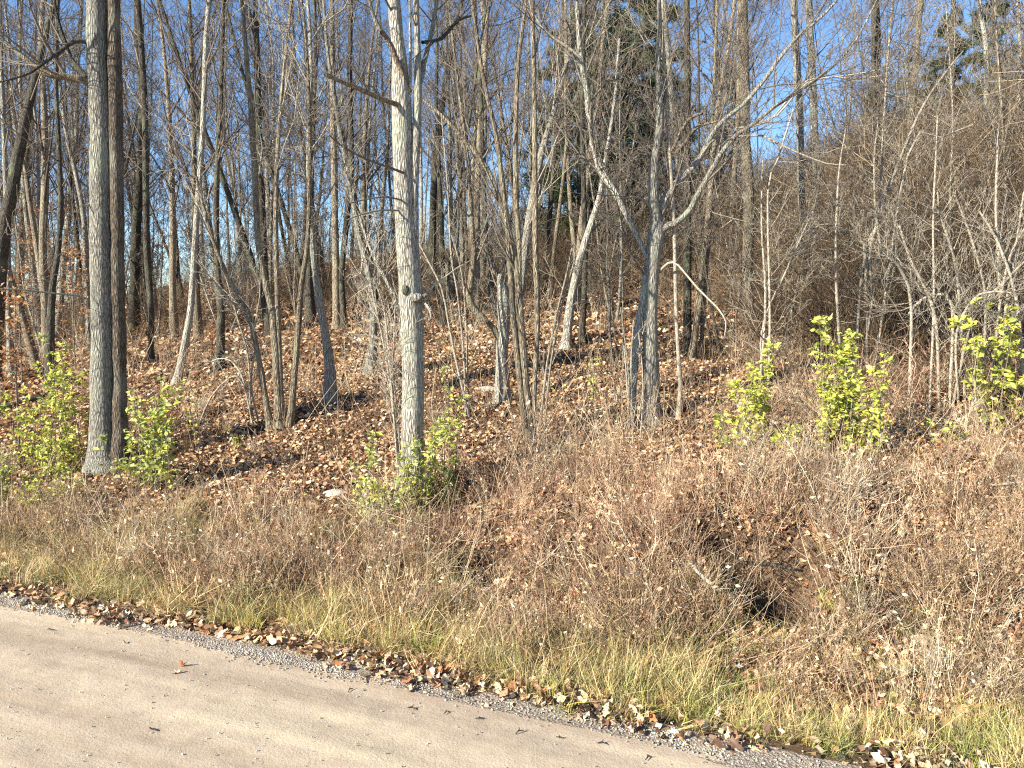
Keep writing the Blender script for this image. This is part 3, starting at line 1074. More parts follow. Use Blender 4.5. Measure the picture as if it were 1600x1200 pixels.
x, y = view_sample(1500, 9.5, 34, 0.6, 1.1)
q = np.array(proj((x, y, hz(x, y))))
k = (rng.random(len(x)) < sstep(1260, 1420, q[0])) & (y > 10.5)
scatter_clumps('tall_thicket', x[k], y[k], P_brush, 1.1, 1.9, 'tall dark tangle of bare stems on the right hillside', 'thicket', 0.12, 0.05)

P_long = [proto('long_stems', weed_clump(9, 0.5, 1.1, 0.3, WGREY + WTAN + WPINK[:2], 1, 4, BRLEAF)) for _ in range(4)]
x, y = view_sample(1500, 4.6, 9.5, 0.5, 1.15)
q = np.array(proj((x, y, hz(x, y))))
k = (sdist(x, y) > 0.9) & (q[1] > 790 - 100 * sstep(450, 880, q[0])) & (rng.random(len(x)) < 0.55)
scatter_clumps('leaning_dead_stems', x[k], y[k], P_long, 0.35, 0.85, 'long pale dead stems leaning every way across the bank', 'weeds', 0.55)

# ------------------------------------------------------------------ trees measured from the photograph
LEAFM = None


def poly3(pp, Y, dY=0.0):
    """photo polyline [(px, py, width px)...] at distance Y, drifting by dY in depth over its length"""
    n = len(pp)
    P, R = [], []
    for i, (px, py, w) in enumerate(pp):
        yy = Y + dY * i / max(n - 1, 1)
        P.append(at(px, py, yy))
        R.append(0.5 * w * yy / FPX)
    return P, R


def upright_end(P, R, extra, wob=0.1):
    """carry a trunk on above the picture"""
    d = unit(unit(P[-1] - P[-2]) + np.array([0, 0, 0.6]))
    L = extra
    P, R = list(P), list(R)
    for i in range(3):
        d = unit(d + np.array([random.gauss(0, wob), random.gauss(0, wob), 0.15]))
        P.append(P[-1] + d * L / 3)
        R.append(R[-1] * 0.7)
    return P, R


def along(P, t):
    f = t * (len(P) - 1)
    i = min(int(f), len(P) - 2)
    u = f - i
    return P[i] * (1 - u) + P[i + 1] * u, unit(P[i + 1] - P[i])


def hero(name, label, cat, trunks, Y, limbs=(), bark_='bark_grey', twig='twig_grey', extra=3.0, tw=16, twl=1.6, t0=0.35, lv=2, stubs=(), kids=(6, 4), group=None, flare=1.8, base=None, dY=0.0, ang=0.75, up=0.12, slim=1.0):
    """trunks/limbs: photo polylines, base first. One Empty with trunk, limb and crown children."""
    b0 = trunks[0][0]
    g = gz(*at(b0[0], b0[1], Y)[:2])
    org = np.array([*at(b0[0], b0[1], Y)[:2], g])
    root = empty(name, org, label, cat, group)
    crown = Tubes()
    allp = []
    for ti, pp in enumerate(trunks):
        P, R = poly3(pp, Y, dY)
        # the foot goes into the ground, with a root flare
        if pp[0][1] > 380 or ti == 0:
            gzz = gz(P[0][0], P[0][1])
            if P[0][2] > gzz - 0.02:
                P[0] = np.array([P[0][0], P[0][1], gzz + 0.02])
            if ti == 0 or abs(pp[0][1] - b0[1]) < 60:
                L0 = np.linalg.norm(P[1] - P[0])
            f1, f2 = min(0.12 / L0, 0.3), min(0.38 / L0, 0.6)
            P = [P[0] - np.array([0, 0, 0.2]), P[0], P[0] * (1 - f1) + P[1] * f1, P[0] * (1 - f2) + P[1] * f2] + list(P[1:])
            R = [R[0] * flare, R[0] * (1 + 0.62 * (flare - 1)), R[0] * (1 + 0.3 * (flare - 1)), R[0]] + list(R[1:])
        if extra and pp[-1][1] < 30:
            P, R = upright_end(P, R, extra)
        sp, sr = smooth_poly(P, R, 0.16)
        sp[3:-1] += rng.normal(0, 0.03, (len(sp) - 4, 3)) * sr[3:-1, None] * np.array([1, 1, 0.2])
        tb = Tubes()
        sd = 16 if max(R) > 0.1 else (10 if max(R) > 0.04 else 7)
        tb.add(sp, sr * (1 + rng.normal(0, 0.025, len(sr))), sd)
        link('trunk', tb.mesh('trunk', M['bark_brown' if (name == 'twin_trunk_tree' and ti == 1) else bark_], True, 0.05, origin=org), root)
        allp.append((sp, sr, t0, tw))
    for lb in limbs:
        pp, yo = lb[0], (lb[1] if len(lb) > 1 else 0)
        mt = lb[2] if len(lb) > 2 else bark_
        P, R = poly3(pp, Y, yo)
        R = [r_ * slim for r_ in R]
        sp, sr = smooth_poly(P, R, 0.12)
        sp[1:-1] += rng.normal(0, 0.10, (len(sp) - 2, 3)) * sr[1:-1, None]
        tb = Tubes()
        tb.add(sp, sr, 9 if max(R) > 0.03 else 6)
        link('limb', tb.mesh('limb', M[mt], True, 0.07, origin=org), root)
        n_tw = lb[3] if len(lb) > 3 else int(tw * 0.5)
        if n_tw:
            allp.append((sp, sr, 0.25, n_tw))
    for sp, sr, tt, n in allp:
        for j in range(n):
            t = tt + (1 - tt) * (j + random.random()) / n
            q, d = along(sp, min(t, 0.985))
            r = float(np.interp(t, np.linspace(0, 1, len(sr)), sr))
            a = random.gauss(ang, 0.2)
            nd = unit(d * math.cos(a) + rperp(d) * math.sin(a))
            grow(crown, q, nd, twl * random.uniform(0.5, 1.2), min(r * 0.45, 0.02) * random.uniform(0.5, 1.1), 1, 1 + lv, (0,) + tuple(kids), up, 0.22, 0.7, rmin=0.0022)
    if crown.g:
        link('crown', crown.mesh('crown', M[twig], True, origin=org), root)
    return root


def base_Y(px, py):
    return float(on_ground(px, py)[1])


Y1 = base_Y(168, 738)
hero('twin_trunk_tree', 'large grey tree with two thick trunks joined at the foot, left of frame', 'tree',
     [[(165, 738, 46), (161, 690, 40), (160, 640, 36), (160, 500, 35), (158, 350, 33), (157, 200, 30), (152, 90, 30), (152, 0, 29), (150, -120, 26)],
      [(184, 732, 32), (187, 690, 25), (187, 600, 21), (185, 480, 20), (183, 350, 20), (181, 200, 20), (179, 80, 19), (178, 0, 18), (176, -120, 16)]],
     Y1, [([(148, 135, 13), (128, 124, 12), (95, 119, 11), (66, 112, 10), (35, 88, 8), (8, 66, 6), (-30, 30, 5)], -0.3, 'bark_tan', 6),
          ([(148, 135, 9), (128, 112, 8), (110, 90, 7), (98, 55, 6), (88, 20, 5), (80, -40, 4)], 0.5, 'bark_dark', 6),
          ([(150, 68, 8), (130, 65, 7), (115, 66, 6), (85, 86, 5), (50, 112, 4), (20, 123, 3), (-20, 132, 2)], -0.5, 'bark_dark', 4),
          ([(146, 312, 4), (138, 320, 3), (124, 322, 2)], -0.2, 'twig_pale', 0),
          ([(144, 470, 3), (120, 462, 3), (80, 458, 3), (40, 453, 3), (0, 452, 3)], -0.6, 'twig_pale', 3)],
     'bark_grey', 'twig_grey', 5, 8, 1.6, 0.75)

Y6 = base_Y(645, 775)
hero('centre_tree', 'tall pale grey trunk in the centre with a knot and a long stub branch', 'tree',
     [[(643, 770, 38), (644, 700, 35), (646, 600, 36), (644, 500, 37), (641, 440, 36), (633, 350, 31), (630, 250, 29), (627, 170, 30), (624, 90, 22), (618, 30, 20), (612, -40, 19), (604, -140, 16)],
      [(650, 425, 15), (648, 380, 14), (647, 300, 14), (650, 220, 14), (653, 150, 13), (652, 60, 9), (650, 0, 9), (650, -120, 7)]],
     Y6, [([(640, 145, 9), (630, 118, 9), (618, 90, 9), (606, 62, 8), (596, 50, 8)], -0.25, 'wood_broken', 0),
          ([(596, 50, 7), (585, 28, 6), (578, 5, 5), (565, -40, 4)], -0.1, 'bark_pale', 3),
          ([(636, 168, 9), (610, 160, 8), (585, 150, 7), (560, 138, 7), (530, 126, 6), (508, 116, 7)], -0.7, 'wood_broken', 2),
          ([(656, 130, 8), (662, 100, 8), (670, 70, 7), (680, 20, 6), (690, -60, 5)], 0.3, 'bark_pale', 5),
          ([(640, 145, 5), (641, 90, 5), (641, 40, 4), (640, -30, 3)], -0.2, 'bark_pale', 2),
          ([(640, 274, 4), (610, 262, 4), (575, 250, 3), (540, 232, 3), (515, 212, 2)], -0.9, 'twig_grey', 3),
          ([(636, 315, 3), (605, 308, 3), (570, 312, 2), (545, 318, 2)], -0.9, 'twig_grey', 3),
          ([(632, 330, 3), (600, 328, 3), (565, 335, 2), (540, 345, 2)], -0.8, 'twig_pale', 2),
          ([(660, 66, 6), (690, 60, 6), (715, 32, 5), (735, 25, 4)], 0.7, 'bark_dark', 2),
          ([(655, 466, 6), (664, 474, 5), (672, 486, 4), (674, 499, 2)], -0.25, 'bark_pale', 0),
          ([(655, 463, 4), (680, 445, 3), (715, 418, 2), (740, 405, 2)], 0.2, 'twig_pale', 1)],
     'bark_pale', 'twig_grey', 4, 10, 1.2, 0.45)
# the dark knot and torn bark on the centre tree
kb = at(640, 458, Y6 - 0.17)


def blob(name, c, r, mat, sq=(1, 1, 1), n=7, k=12, jit=0.18, parent=None, org=(0, 0, 0)):
    V, F = [], []
    for i in range(n + 1):
        th = PI * i / n
        for j in range(k):
            ph = 2 * PI * j / k
            rr = r * (1 + jit * (random.random() - 0.5) * 2)
            V.append([c[0] + rr * sq[0] * math.sin(th) * math.cos(ph) - org[0], c[1] + rr * sq[1] * math.sin(th) * math.sin(ph) - org[1], c[2] + rr * sq[2] * math.cos(th) - org[2]])
    for i in range(n):
        for j in range(k):
            F.append((i * k + j, (i + 1) * k + j, (i + 1) * k + (j + 1) % k, i * k + (j + 1) % k))
    return link(name, mesh_np(name, np.array(V), np.array(F), M[mat], None, True), parent)


ct = bpy.data.objects['centre_tree']
blob('knot', at(633, 453, Y6 - 0.12), 0.034, 'bark_dark', (1.0, 0.5, 1.4), n=9, k=14, jit=0.12, parent=ct, org=ct.location)
blob('knot', at(649, 466, Y6 - 0.09), 0.052, 'bark_pale', (1.6, 0.9, 0.9), n=9, k=14, jit=0.14, parent=ct, org=ct.location)
blob('knot', at(662, 462, Y6 - 0.03), 0.03, 'bark_pale', (1.3, 0.8, 0.8), n=9, k=14, jit=0.14, parent=ct, org=ct.location)

hero('leaning_side_stem', 'thin pale stem leaning left just beside the centre trunk', 'sapling',
     [[(640, 690, 7), (634, 600, 8), (630, 533, 9), (622, 480, 8), (607, 443, 7), (590, 413, 5), (575, 380, 4), (560, 330, 3)]], Y6 + 0.5, (), 'bark_pale', 'twig_pale', 0, 14, 0.8, 0.4)

Y9 = base_Y(1017, 668)
hero('spreading_tree', 'pale tree with wide spreading crooked limbs right of centre', 'tree',
     [[(1017, 668, 28), (1018, 600, 25), (1016, 520, 23), (1017, 440, 23), (1022, 390, 25), (1027, 358, 26), (1027, 345, 20)],
      [(987, 600, 12), (993, 540, 13), (1003, 480, 12), (1010, 430, 11)]],
     Y9, [([(1026, 366, 16), (1045, 352, 14), (1062, 345, 13), (1080, 325, 12), (1092, 300, 11), (1110, 270, 10), (1125, 243, 9), (1150, 212, 8), (1180, 192, 7), (1212, 165, 7), (1252, 140, 6), (1300, 105, 5), (1338, 62, 4), (1360, 20, 3), (1385, -30, 2)], -0.8, 'bark_pale', 14),
          ([(1028, 350, 15), (1038, 312, 14), (1052, 290, 13), (1075, 268, 12), (1096, 243, 11), (1112, 213, 10), (1130, 188, 8), (1160, 165, 7), (1190, 130, 8), (1215, 95, 7), (1245, 60, 6), (1290, 20, 5), (1320, -15, 4)], 0.5, 'bark_pale', 14),
          ([(1026, 356, 23), (1022, 310, 21), (1021, 270, 19), (1026, 230, 17), (1031, 190, 15), (1030, 150, 13), (1028, 110, 12), (1031, 50, 10), (1030, -20, 8), (1028, -120, 6)], -0.1, 'bark_pale', 7),
          ([(1012, 405, 10), (992, 362, 11), (975, 328, 11), (957, 292, 12), (942, 272, 14), (932, 245, 13), (922, 190, 11), (914, 130, 10), (906, 80, 9), (902, 20, 8), (895, -60, 6)], 0.3, 'bark_pale', 14),
          ([(908, 92, 6), (885, 72, 6), (862, 58, 5), (845, 40, 5), (830, 12, 4), (822, -20, 3)], 0.0, 'twig_pale', 6),
          ([(1030, 425, 5), (1045, 411, 5), (1060, 415, 4), (1090, 450, 4), (1120, 480, 4), (1134, 503, 3), (1132, 525, 2)], -0.9, 'twig_pale', 2),
          ([(1098, 240, 5), (1120, 214, 5), (1150, 214, 4), (1190, 212, 4), (1215, 224, 4), (1250, 240, 3), (1290, 255, 3), (1322, 258, 2)], -0.8, 'twig_pale', 6),
          ([(1050, 235, 7), (1062, 210, 7), (1078, 185, 7), (1098, 177, 5)], -0.4, 'bark_tan', 2),
          ([(1056, 240, 8), (1075, 218, 8), (1090, 198, 6), (1120, 190, 4)], -0.6, 'bark_tan', 3),
          ([(1180, 192, 4), (1215, 180, 4), (1260, 130, 3), (1310, 120, 3), (1360, 112, 2), (1390, 105, 2)], -0.6, 'twig_pale', 6),
          ([(1150, 200, 4), (1200, 190, 4), (1262, 126, 3), (1340, 123, 3), (1380, 118, 2)], -0.3, 'twig_pale', 6),
          ([(1012, 222, 5), (1000, 215, 5), (985, 200, 4), (975, 188, 3)], -0.3, 'twig_pale', 2),
          ([(1022, 330, 8), (1005, 312, 5), (990, 308, 4), (970, 310, 3)], -0.3, 'twig_pale', 2)],
     'bark_pale', 'twig_grey', 2, 2, 1.3, 0.9, ang=0.6, up=0.08, slim=0.8)

Y7 = base_Y(785, 617)
hero('crooked_stump_tree', 'short gnarled trunk whose left limb bends out and turns upright', 'tree',
     [[(785, 617, 22), (784, 570, 18), (786, 520, 19), (787, 480, 20), (786, 460, 19), (783, 438, 14), (781, 428, 9)]],
     Y7 - 0.5, [([(782, 530, 14), (768, 512, 12), (752, 495, 11), (738, 478, 11), (733, 460, 10), (737, 430, 10), (740, 395, 9), (737, 350, 8), (734, 300, 8), (730, 240, 6), (722, 180, 5), (712, 100, 4), (700, 0, 3)], -0.4, 'bark_tan', 12),
          ([(790, 475, 8), (798, 440, 7), (790, 380, 5), (800, 330, 4)], 0.2, 'bark_dark', 4)],
     'bark_pale', 'twig_grey', 1, 14, 1.2, 0.4)

Y8 = base_Y(828, 694)
hero('slender_clump_tree', 'clump of slender smooth stems fanning up right of the centre trunk', 'tree',
     [[(832, 692, 11), (822, 600, 11), (812, 490, 10), (806, 412, 10), (795, 362, 9), (780, 312, 9), (760, 262, 8), (725, 218, 7), (690, 180, 5), (640, 140, 4)],
      [(824, 688, 11), (812, 590, 10), (803, 500, 9), (797, 420, 9), (792, 350, 8), (784, 280, 8), (775, 210, 7), (755, 120, 6), (740, 20, 5), (730, -60, 4)],
      [(833, 690, 8), (836, 590, 8), (840, 500, 9), (837, 400, 9), (836, 300, 9), (835, 150, 8), (832, 0, 7), (832, -100, 5)],
      [(828, 690, 9), (820, 560, 9), (812, 460, 8), (811, 380, 8), (806, 300, 8), (806, 200, 7), (810, 100, 6), (822, 0, 5), (828, -80, 4)]],
     Y8, (), 'bark_tan', 'twig_grey', 2.5, 12, 1.5, 0.42, up=0.18, ang=0.5, flare=1.25)

YC = base_Y(437, 668)
hero('leaning_clump_tree', 'clump of four leaning stems in the leaf litter left of centre', 'tree',
     [[(437, 668, 13), (433, 580, 13), (426, 490, 12), (412, 430, 10), (403, 370, 9), (397, 250, 9), (388, 120, 7), (375, -20, 6)],
      [(422, 660, 10), (406, 570, 9), (388, 490, 8), (360, 440, 7), (338, 390, 6), (320, 330, 5), (300, 250, 4)],
      [(441, 664, 9), (437, 560, 9), (433, 450, 8), (431, 300, 7), (440, 150, 6), (455, 0, 5)],
      [(453, 668, 11), (460, 590, 10), (466, 515, 9), (471, 445, 9), (479, 395, 8), (483, 330, 7), (484, 200, 6), (478, 60, 5), (470, -30, 4)]],
     YC, (), 'bark_tan', 'twig_pale', 2.5, 15, 1.3, 0.4, ang=0.7)

singles = [
    # name, label, [(px,py,w)...], bark, twig, extra, tw
    ('bent_tree', 'bent pale trunk with a dark foot between the stem clump and centre', [(517, 628, 19), (515, 570, 16), (508, 520, 14), (498, 460, 11), (491, 415, 9), (487, 360, 8), (482, 250, 7), (486, 100, 6), (480, -20, 5)], 'bark_pale', 'twig_pale', 2, 16),
    ('paired_tree', 'straight pale trunk, left one of a close pair, up the slope', [(526, 515, 12), (525, 420, 11), (523, 300, 10), (520, 150, 9), (518, -20, 7)], 'bark_tan', 'twig_grey', 3, 14),
    ('paired_tree', 'dark curved trunk, right one of a close pair, up the slope', [(538, 514, 10), (534, 430, 9), (542, 340, 9), (549, 250, 9), (546, 120, 8), (548, -20, 6)], 'bark_dark', 'twig_grey', 3, 14),
    ('grey_tree', 'flared grey trunk in the litter just left of the centre tree', [(579, 588, 17), (583, 530, 13), (583, 470, 11), (574, 420, 10), (560, 360, 8), (545, 280, 7), (530, 200, 6), (512, 80, 5), (505, -20, 4)], 'bark_grey', 'twig_grey', 2, 16),
    ('dark_tree', 'short dark upright trunk standing alone left of the leaning clump', [(343, 578, 14), (344, 530, 13), (346, 470, 11), (340, 420, 9), (338, 300, 8), (345, 150, 7), (350, -20, 6)], 'bark_dark', 'twig_grey', 3, 16),
    ('leaning_pale_tree', 'slim pale trunk leaning right behind the green shrub', [(276, 602, 11), (284, 560, 11), (297, 490, 10), (301, 440, 9), (308, 330, 9), (317, 200, 8), (322, 60, 7), (330, -30, 6)], 'bark_pale', 'twig_grey', 3, 16),
    ('dark_straight_tree', 'dark straight trunk right of the twin trunks, nearer of two', [(236, 562, 8), (236, 480, 9), (230, 400, 10), (228, 280, 9), (225, 140, 9), (215, 0, 8), (210, -60, 7)], 'bark_dark', 'twig_grey', 3, 16),
    ('dark_crooked_tree', 'dark crooked trunk close beside the right twin trunk', [(207, 512, 14), (210, 440, 14), (214, 340, 13), (221, 250, 12), (222, 150, 11), (215, 60, 9), (212, -40, 8)], 'bark_dark', 'twig_grey', 3, 16),
    ('leaning_left_tree', 'mossy trunk leaning right at the left frame edge', [(-12, 600, 24), (-4, 460, 22), (4, 380, 20), (18, 300, 17), (33, 220, 15), (48, 150, 12), (58, 110, 11), (75, 40, 9), (90, -30, 8)], 'bark_dark', 'twig_grey', 3, 12),
    ('thin_left_tree', 'thin straight trunk beside the mossy leaning one at left edge', [(17, 585, 11), (14, 480, 9), (12, 380, 8), (8, 250, 7), (2, 100, 6), (0, -30, 5)], 'bark_grey', 'twig_grey', 3, 12),
    ('forked_dark_tree', 'dark forked trunk behind the leftmost yellow green shrub', [(78, 605, 14), (78, 530, 13), (82, 450, 10), (90, 400, 8), (95, 330, 8), (93, 250, 7), (88, 130, 6), (92, -20, 5)], 'bark_dark', 'twig_grey', 3, 14),
    ('curved_left_tree', 'slender trunk curving left just before the big twin trunks', [(140, 540, 9), (137, 480, 10), (133, 410, 9), (131, 340, 8), (118, 270, 6), (104, 210, 6), (95, 140, 5), (84, 40, 4), (80, -30, 3)], 'bark_grey', 'twig_grey', 2, 16),
    ('leaning_pale_tree', 'stout pale trunk leaning right between the slender clump and spreading tree', [(884, 548, 15), (888, 500, 15), (896, 450, 13), (905, 410, 12), (920, 360, 10), (936, 310, 8), (946, 250, 6), (960, 160, 5), (968, 60, 4)], 'bark_pale', 'twig_grey', 1, 14),
    ('dark_tree', 'narrow dark trunk right behind the stout leaning one', [(909, 532, 10), (912, 480, 9), (914, 420, 8), (913, 330, 8), (910, 200, 7), (912, 60, 6), (915, -20, 5)], 'bark_dark', 'twig_grey', 2, 12),
    ('forking_back_tree', 'pale leaning trunk behind the slender clump forking high up', [(808, 500, 13), (816, 430, 14), (826, 350, 13), (838, 280, 12), (847, 235, 11), (858, 200, 9), (872, 150, 7), (890, 80, 5)], 'bark_pale', 'twig_pale', 1, 16),
    ('white_sapling', 'thin chalky straight sapling right beside the spreading tree', [(1060, 657, 7), (1063, 600, 7), (1057, 500, 6), (1055, 420, 6), (1053, 340, 6), (1048, 260, 5), (1042, 170, 5), (1036, 80, 4), (1035, -20, 3)], 'twig_pale', 'twig_pale', 1, 6),
    ('straight_dark_tree', 'dark straight trunk just right of the chalky sapling', [(1074, 552, 13), (1074, 450, 13), (1074, 350, 12), (1074, 250, 11), (1074, 120, 10), (1073, -30, 8)], 'bark_dark', 'twig_grey', 3, 14),
    ('leaning_brown_tree', 'brown stem leaning right, front one of two near the dark trunk', [(1081, 562, 10), (1089, 500, 10), (1097, 430, 9), (1104, 360, 9), (1112, 280, 8), (1120, 180, 7), (1140, 60, 6), (1150, -20, 5)], 'bark_tan', 'twig_grey', 2, 16),
    ('leaning_brown_tree', 'brown stem, thinner rear one of two near the dark trunk', [(1096, 557, 7), (1099, 480, 7), (1105, 400, 7), (1113, 320, 6), (1112, 220, 5), (1118, 80, 4), (1120, -20, 3)], 'bark_tan', 'twig_grey', 2, 14),
    ('rough_barked_tree', 'rough barked thick trunk on the hillside right of the spreading tree', [(1170, 500, 18), (1168, 420, 17), (1170, 320, 16), (1165, 220, 16), (1163, 120, 15), (1160, 0, 14), (1158, -60, 13)], 'bark_tan', 'twig_grey', 4, 16),
    ('olive_trunk_tree', 'smooth olive grey trunk rising from hillside brush below the open sky', [(1262, 470, 12), (1257, 400, 12), (1252, 300, 11), (1250, 200, 11), (1246, 120, 11), (1240, 0, 10), (1238, -60, 9)], 'bark_grey', 'twig_grey', 4, 14),
]
for nm, lab, pp, bk, tg, ex, tw_ in singles:
    Yb = base_Y(pp[0][0], pp[0][1])
    hero(nm, lab, 'tree', [pp], Yb, (), bk, tg, ex, tw_, 0.14 * Yb, 0.38, 2, up=0.12, kids=(6, 4))

# trees on the ridge: the foot is hidden in the brush
ridge = [
    ('ridge_tree', 'thin grey trunk against open sky right of the olive trunk', (1275, 22, 30), [(1275, 11), (1272, 11), (1267, 11), (1264, 10)], 'bark_grey'),
    ('ridge_tree', 'dark straight trunk alone against the sky above the hillside brush', (1372, 24, 13), [(1372, 13), (1368, 13), (1369, 13), (1367, 12)], 'bark_dark'),
    ('ridge_tree', 'slender olive trunk left of the evergreens at upper right', (1418, 19, 9), [(1416, 9), (1422, 9), (1432, 8), (1438, 8)], 'bark_tan'),
    ('ridge_tree', 'thin dark trunk between the evergreens at upper right', (1492, 24, 8), [(1490, 8), (1488, 8), (1488, 7), (1490, 7)], 'bark_dark'),
    ('ridge_tree', 'pale trunk forking in the sky at upper right corner', (1545, 18, 8), [(1543, 8), (1541, 8), (1541, 7), (1530, 5)], 'bark_pale'),
    ('ridge_tree', 'pale thin trunk at the right frame edge high on the hill', (1594, 20, 6), [(1594, 5), (1592, 5), (1594, 5), (1590, 4)], 'bark_pale'),
    ('ridge_tree', 'blue grey straight trunk far behind between centre tree and slender clump', (754, 26, 10), [(754, 9), (756, 9), (757, 9), (755, 8)], 'bark_grey'),
    ('ridge_tree', 'dark leaning trunk far behind right of the centre trunk', (676, 24, 12), [(676, 11), (682, 11), (700, 9), (722, 8)], 'bark_dark'),
]
for nm, lab, (bx_, Yb, wb), mids, bk in ridge:
    pb = at(bx_, 480, Yb)
    g = gz(pb[0], pb[1])
    pyb = proj((pb[0], pb[1], g))[1]
    pp = [(bx_, pyb, mids[0][1] * 1.2)] + [(m[0], pyb + (0 - pyb) * f, m[1]) for m, f in zip(mids, (0.25, 0.5, 0.78, 1.0))]
    pp.append((2 * pp[-1][0] - pp[-2][0], -90, pp[-1][2] * 0.9))
    hero(nm, lab, 'tree', [pp], Yb, (), bk, 'twig_grey', 3, 14, 2.4, 0.4, 2)


# ------------------------------------------------------------------ woodland trees further back: a few shapes, copied
def far_tree(h, r, forks, spread, twigm, barkm, kids=(11, 5, 4), t0=0.3):
    root = bpy.data.objects.new('bare_tree', None)
    root['tone'] = {'bark_dark': 'dark', 'bark_grey': 'grey', 'bark_tan': 'brown', 'bark_pale': 'pale'}[barkm]
    root['form'] = ('single', 'double', 'triple')[forks - 1]
    tb, cr = Tubes(), Tubes()
    stems = []
    for f in range(forks):
        P = [np.array([0.12 * f, 0.0, -0.3])]
        d = unit([random.gauss(0, spread), random.gauss(0, spread), 1])
        for i in range(8):
            d = unit(d + np.array([random.gauss(0, 0.05), random.gauss(0, 0.05), 0.06]))
            P.append(P[-1] + d * (h + 0.3) / 8)
        R = r * np.linspace(1, 0.22, 9) * (1 if f == 0 else 0.7)
        R[0] *= 1.5
        sp, sr = smooth_poly(P, R, 0.5)
        tb.add(sp, sr, 8)
        stems.append((sp, sr))
    o = bpy.data.objects.new('trunk', tb.mesh('trunk', M[barkm], True, 0.05))
    o.parent = root
    for sp, sr in stems:
        n = int(kids[0] * 1.6 / forks ** 0.5)
        for j in range(n):
            t = t0 + (0.98 - t0) * (j + random.random()) / n
            q, d = along(sp, t)
            a = random.gauss(0.75, 0.2)
            nd = unit(d * math.cos(a) + rperp(d) * math.sin(a))
            rr = float(np.interp(t, np.linspace(0, 1, len(sr)), sr))
            grow(cr, q, nd, h * 0.24 * (1.25 - 0.7 * t) * random.uniform(0.6, 1.2), rr * 0.4, 1, 4, (0,) + tuple(kids[1:]) + (3,), 0.14, 0.2, 0.7, rmin=0.0045)
    o = bpy.data.objects.new('crown', cr.mesh('crown', M[twigm], True))
    o.parent = root
    return root


FT = []
for i in range(9):
    FT.append(far_tree(random.uniform(11, 16), random.uniform(0.06, 0.125), 1 if i % 3 else 2, 0.07, 'twig_far', ['bark_dark', 'bark_grey', 'bark_tan', 'bark_tan', 'bark_dark'][i % 5], (11, 5, 4)))
FS = []
for i in range(8):
    FS.append(far_tree(random.uniform(4, 8), random.uniform(0.016, 0.036), 1 + i % 3, 0.16, 'twig_grey', ['bark_tan', 'bark_grey', 'bark_dark', 'bark_pale'][i % 4], (13, 5, 4), 0.2))

# zones of the wood by what they are seen behind or between, for the labels
ZONES = [(-400, 140, 'left of the big twin trunks'), (140, 330, 'just right of the big twin trunks'), (330, 500, 'behind the leaning stem clump'),
         (500, 640, 'left of the centre tree'), (640, 790, 'right of the centre tree'), (790, 960, 'behind the slender stem clump'),
         (960, 1130, 'behind the spreading tree'), (1130, 1330, 'right of the spreading tree'), (1330, 2000, 'on the brushy right hillside')]


def zone(px):
    for a, b, t in ZONES:
        if a <= px < b:
            return t
    return ZONES[-1][2]


SEEN = {}


def inst(root, x, y, s, kindword, where, cat, name):
    c = root.copy()
    COL.objects.link(c)
    c.name = name
    c.location = (x, y, gz(x, y))
    c.rotation_euler = (random.gauss(0, 0.03), random.gauss(0, 0.03), random.uniform(0, 6.28))
    c.scale = (s, s, s * random.uniform(0.9, 1.15))
    if where:
        hw = 'short' if s * c.scale.z < 0.72 else ('tall' if s * c.scale.z > 1.05 else 'medium')
        dw = 'nearer' if y < 20 else ('midway' if y < 30 else ('far' if y < 45 else 'farthest'))
        kindword = f'{hw} {dw} {kindword}'
    c['label'] = f'{kindword} {where}'
    for kk in ('tone', 'form'):
        if kk in c:
            del c[kk]
    c['category'] = cat
    c['group'] = f'bare {cat}s {where}'
    for ch in root.children:
        d = ch.copy()
        COL.objects.link(d)
        d.parent = c
    return c


placed = []


def far_field(n, Y0, Y1_, protos, s0, s1, name, word, cat, mind, pxr=(-150, 1750), dens=None):
    k = tries = 0
    while k < n and tries < n * 30:
        tries += 1
        Y = Y0 + (Y1_ - Y0) * random.random() ** 0.8
        px = random.uniform(*pxr)
        if dens and random.random() > dens(px, Y):
            continue
        x = (px - 800) / FPX * Y
        if any((x - a) ** 2 + (Y - b) ** 2 < mind * mind for a, b in placed):
            continue
        placed.append((x, Y))
        pr = random.choice(protos)
        inst(pr, x, Y, random.uniform(s0, s1), word.format(pr['tone'], pr['form']), zone(px), cat, name)
        k += 1


far_field(48, 17, 32, FT, 0.75, 1.1, 'bare_tree', '{} {} stemmed tree', 'tree', 1.0,
          dens=lambda px, Y: 1.0 if px < 950 else (0.6 if px < 1130 else 0.07))
far_field(66, 32, 68, FT, 0.85, 1.25, 'bare_tree', '{} {} stemmed tree', 'tree', 1.2,
          dens=lambda px, Y: 1.0 if px < 1000 else (0.7 if px < 1150 else 0.05))
far_field(120, 12, 36, FS, 0.7, 1.2, 'bare_sapling', '{} {} stemmed sapling', 'sapling', 0.6,
          dens=lambda px, Y: 0.25 if 1110 < px < 1420 and Y > 18 else (1.0 if px > 1080 or Y > 20 else 0.25))


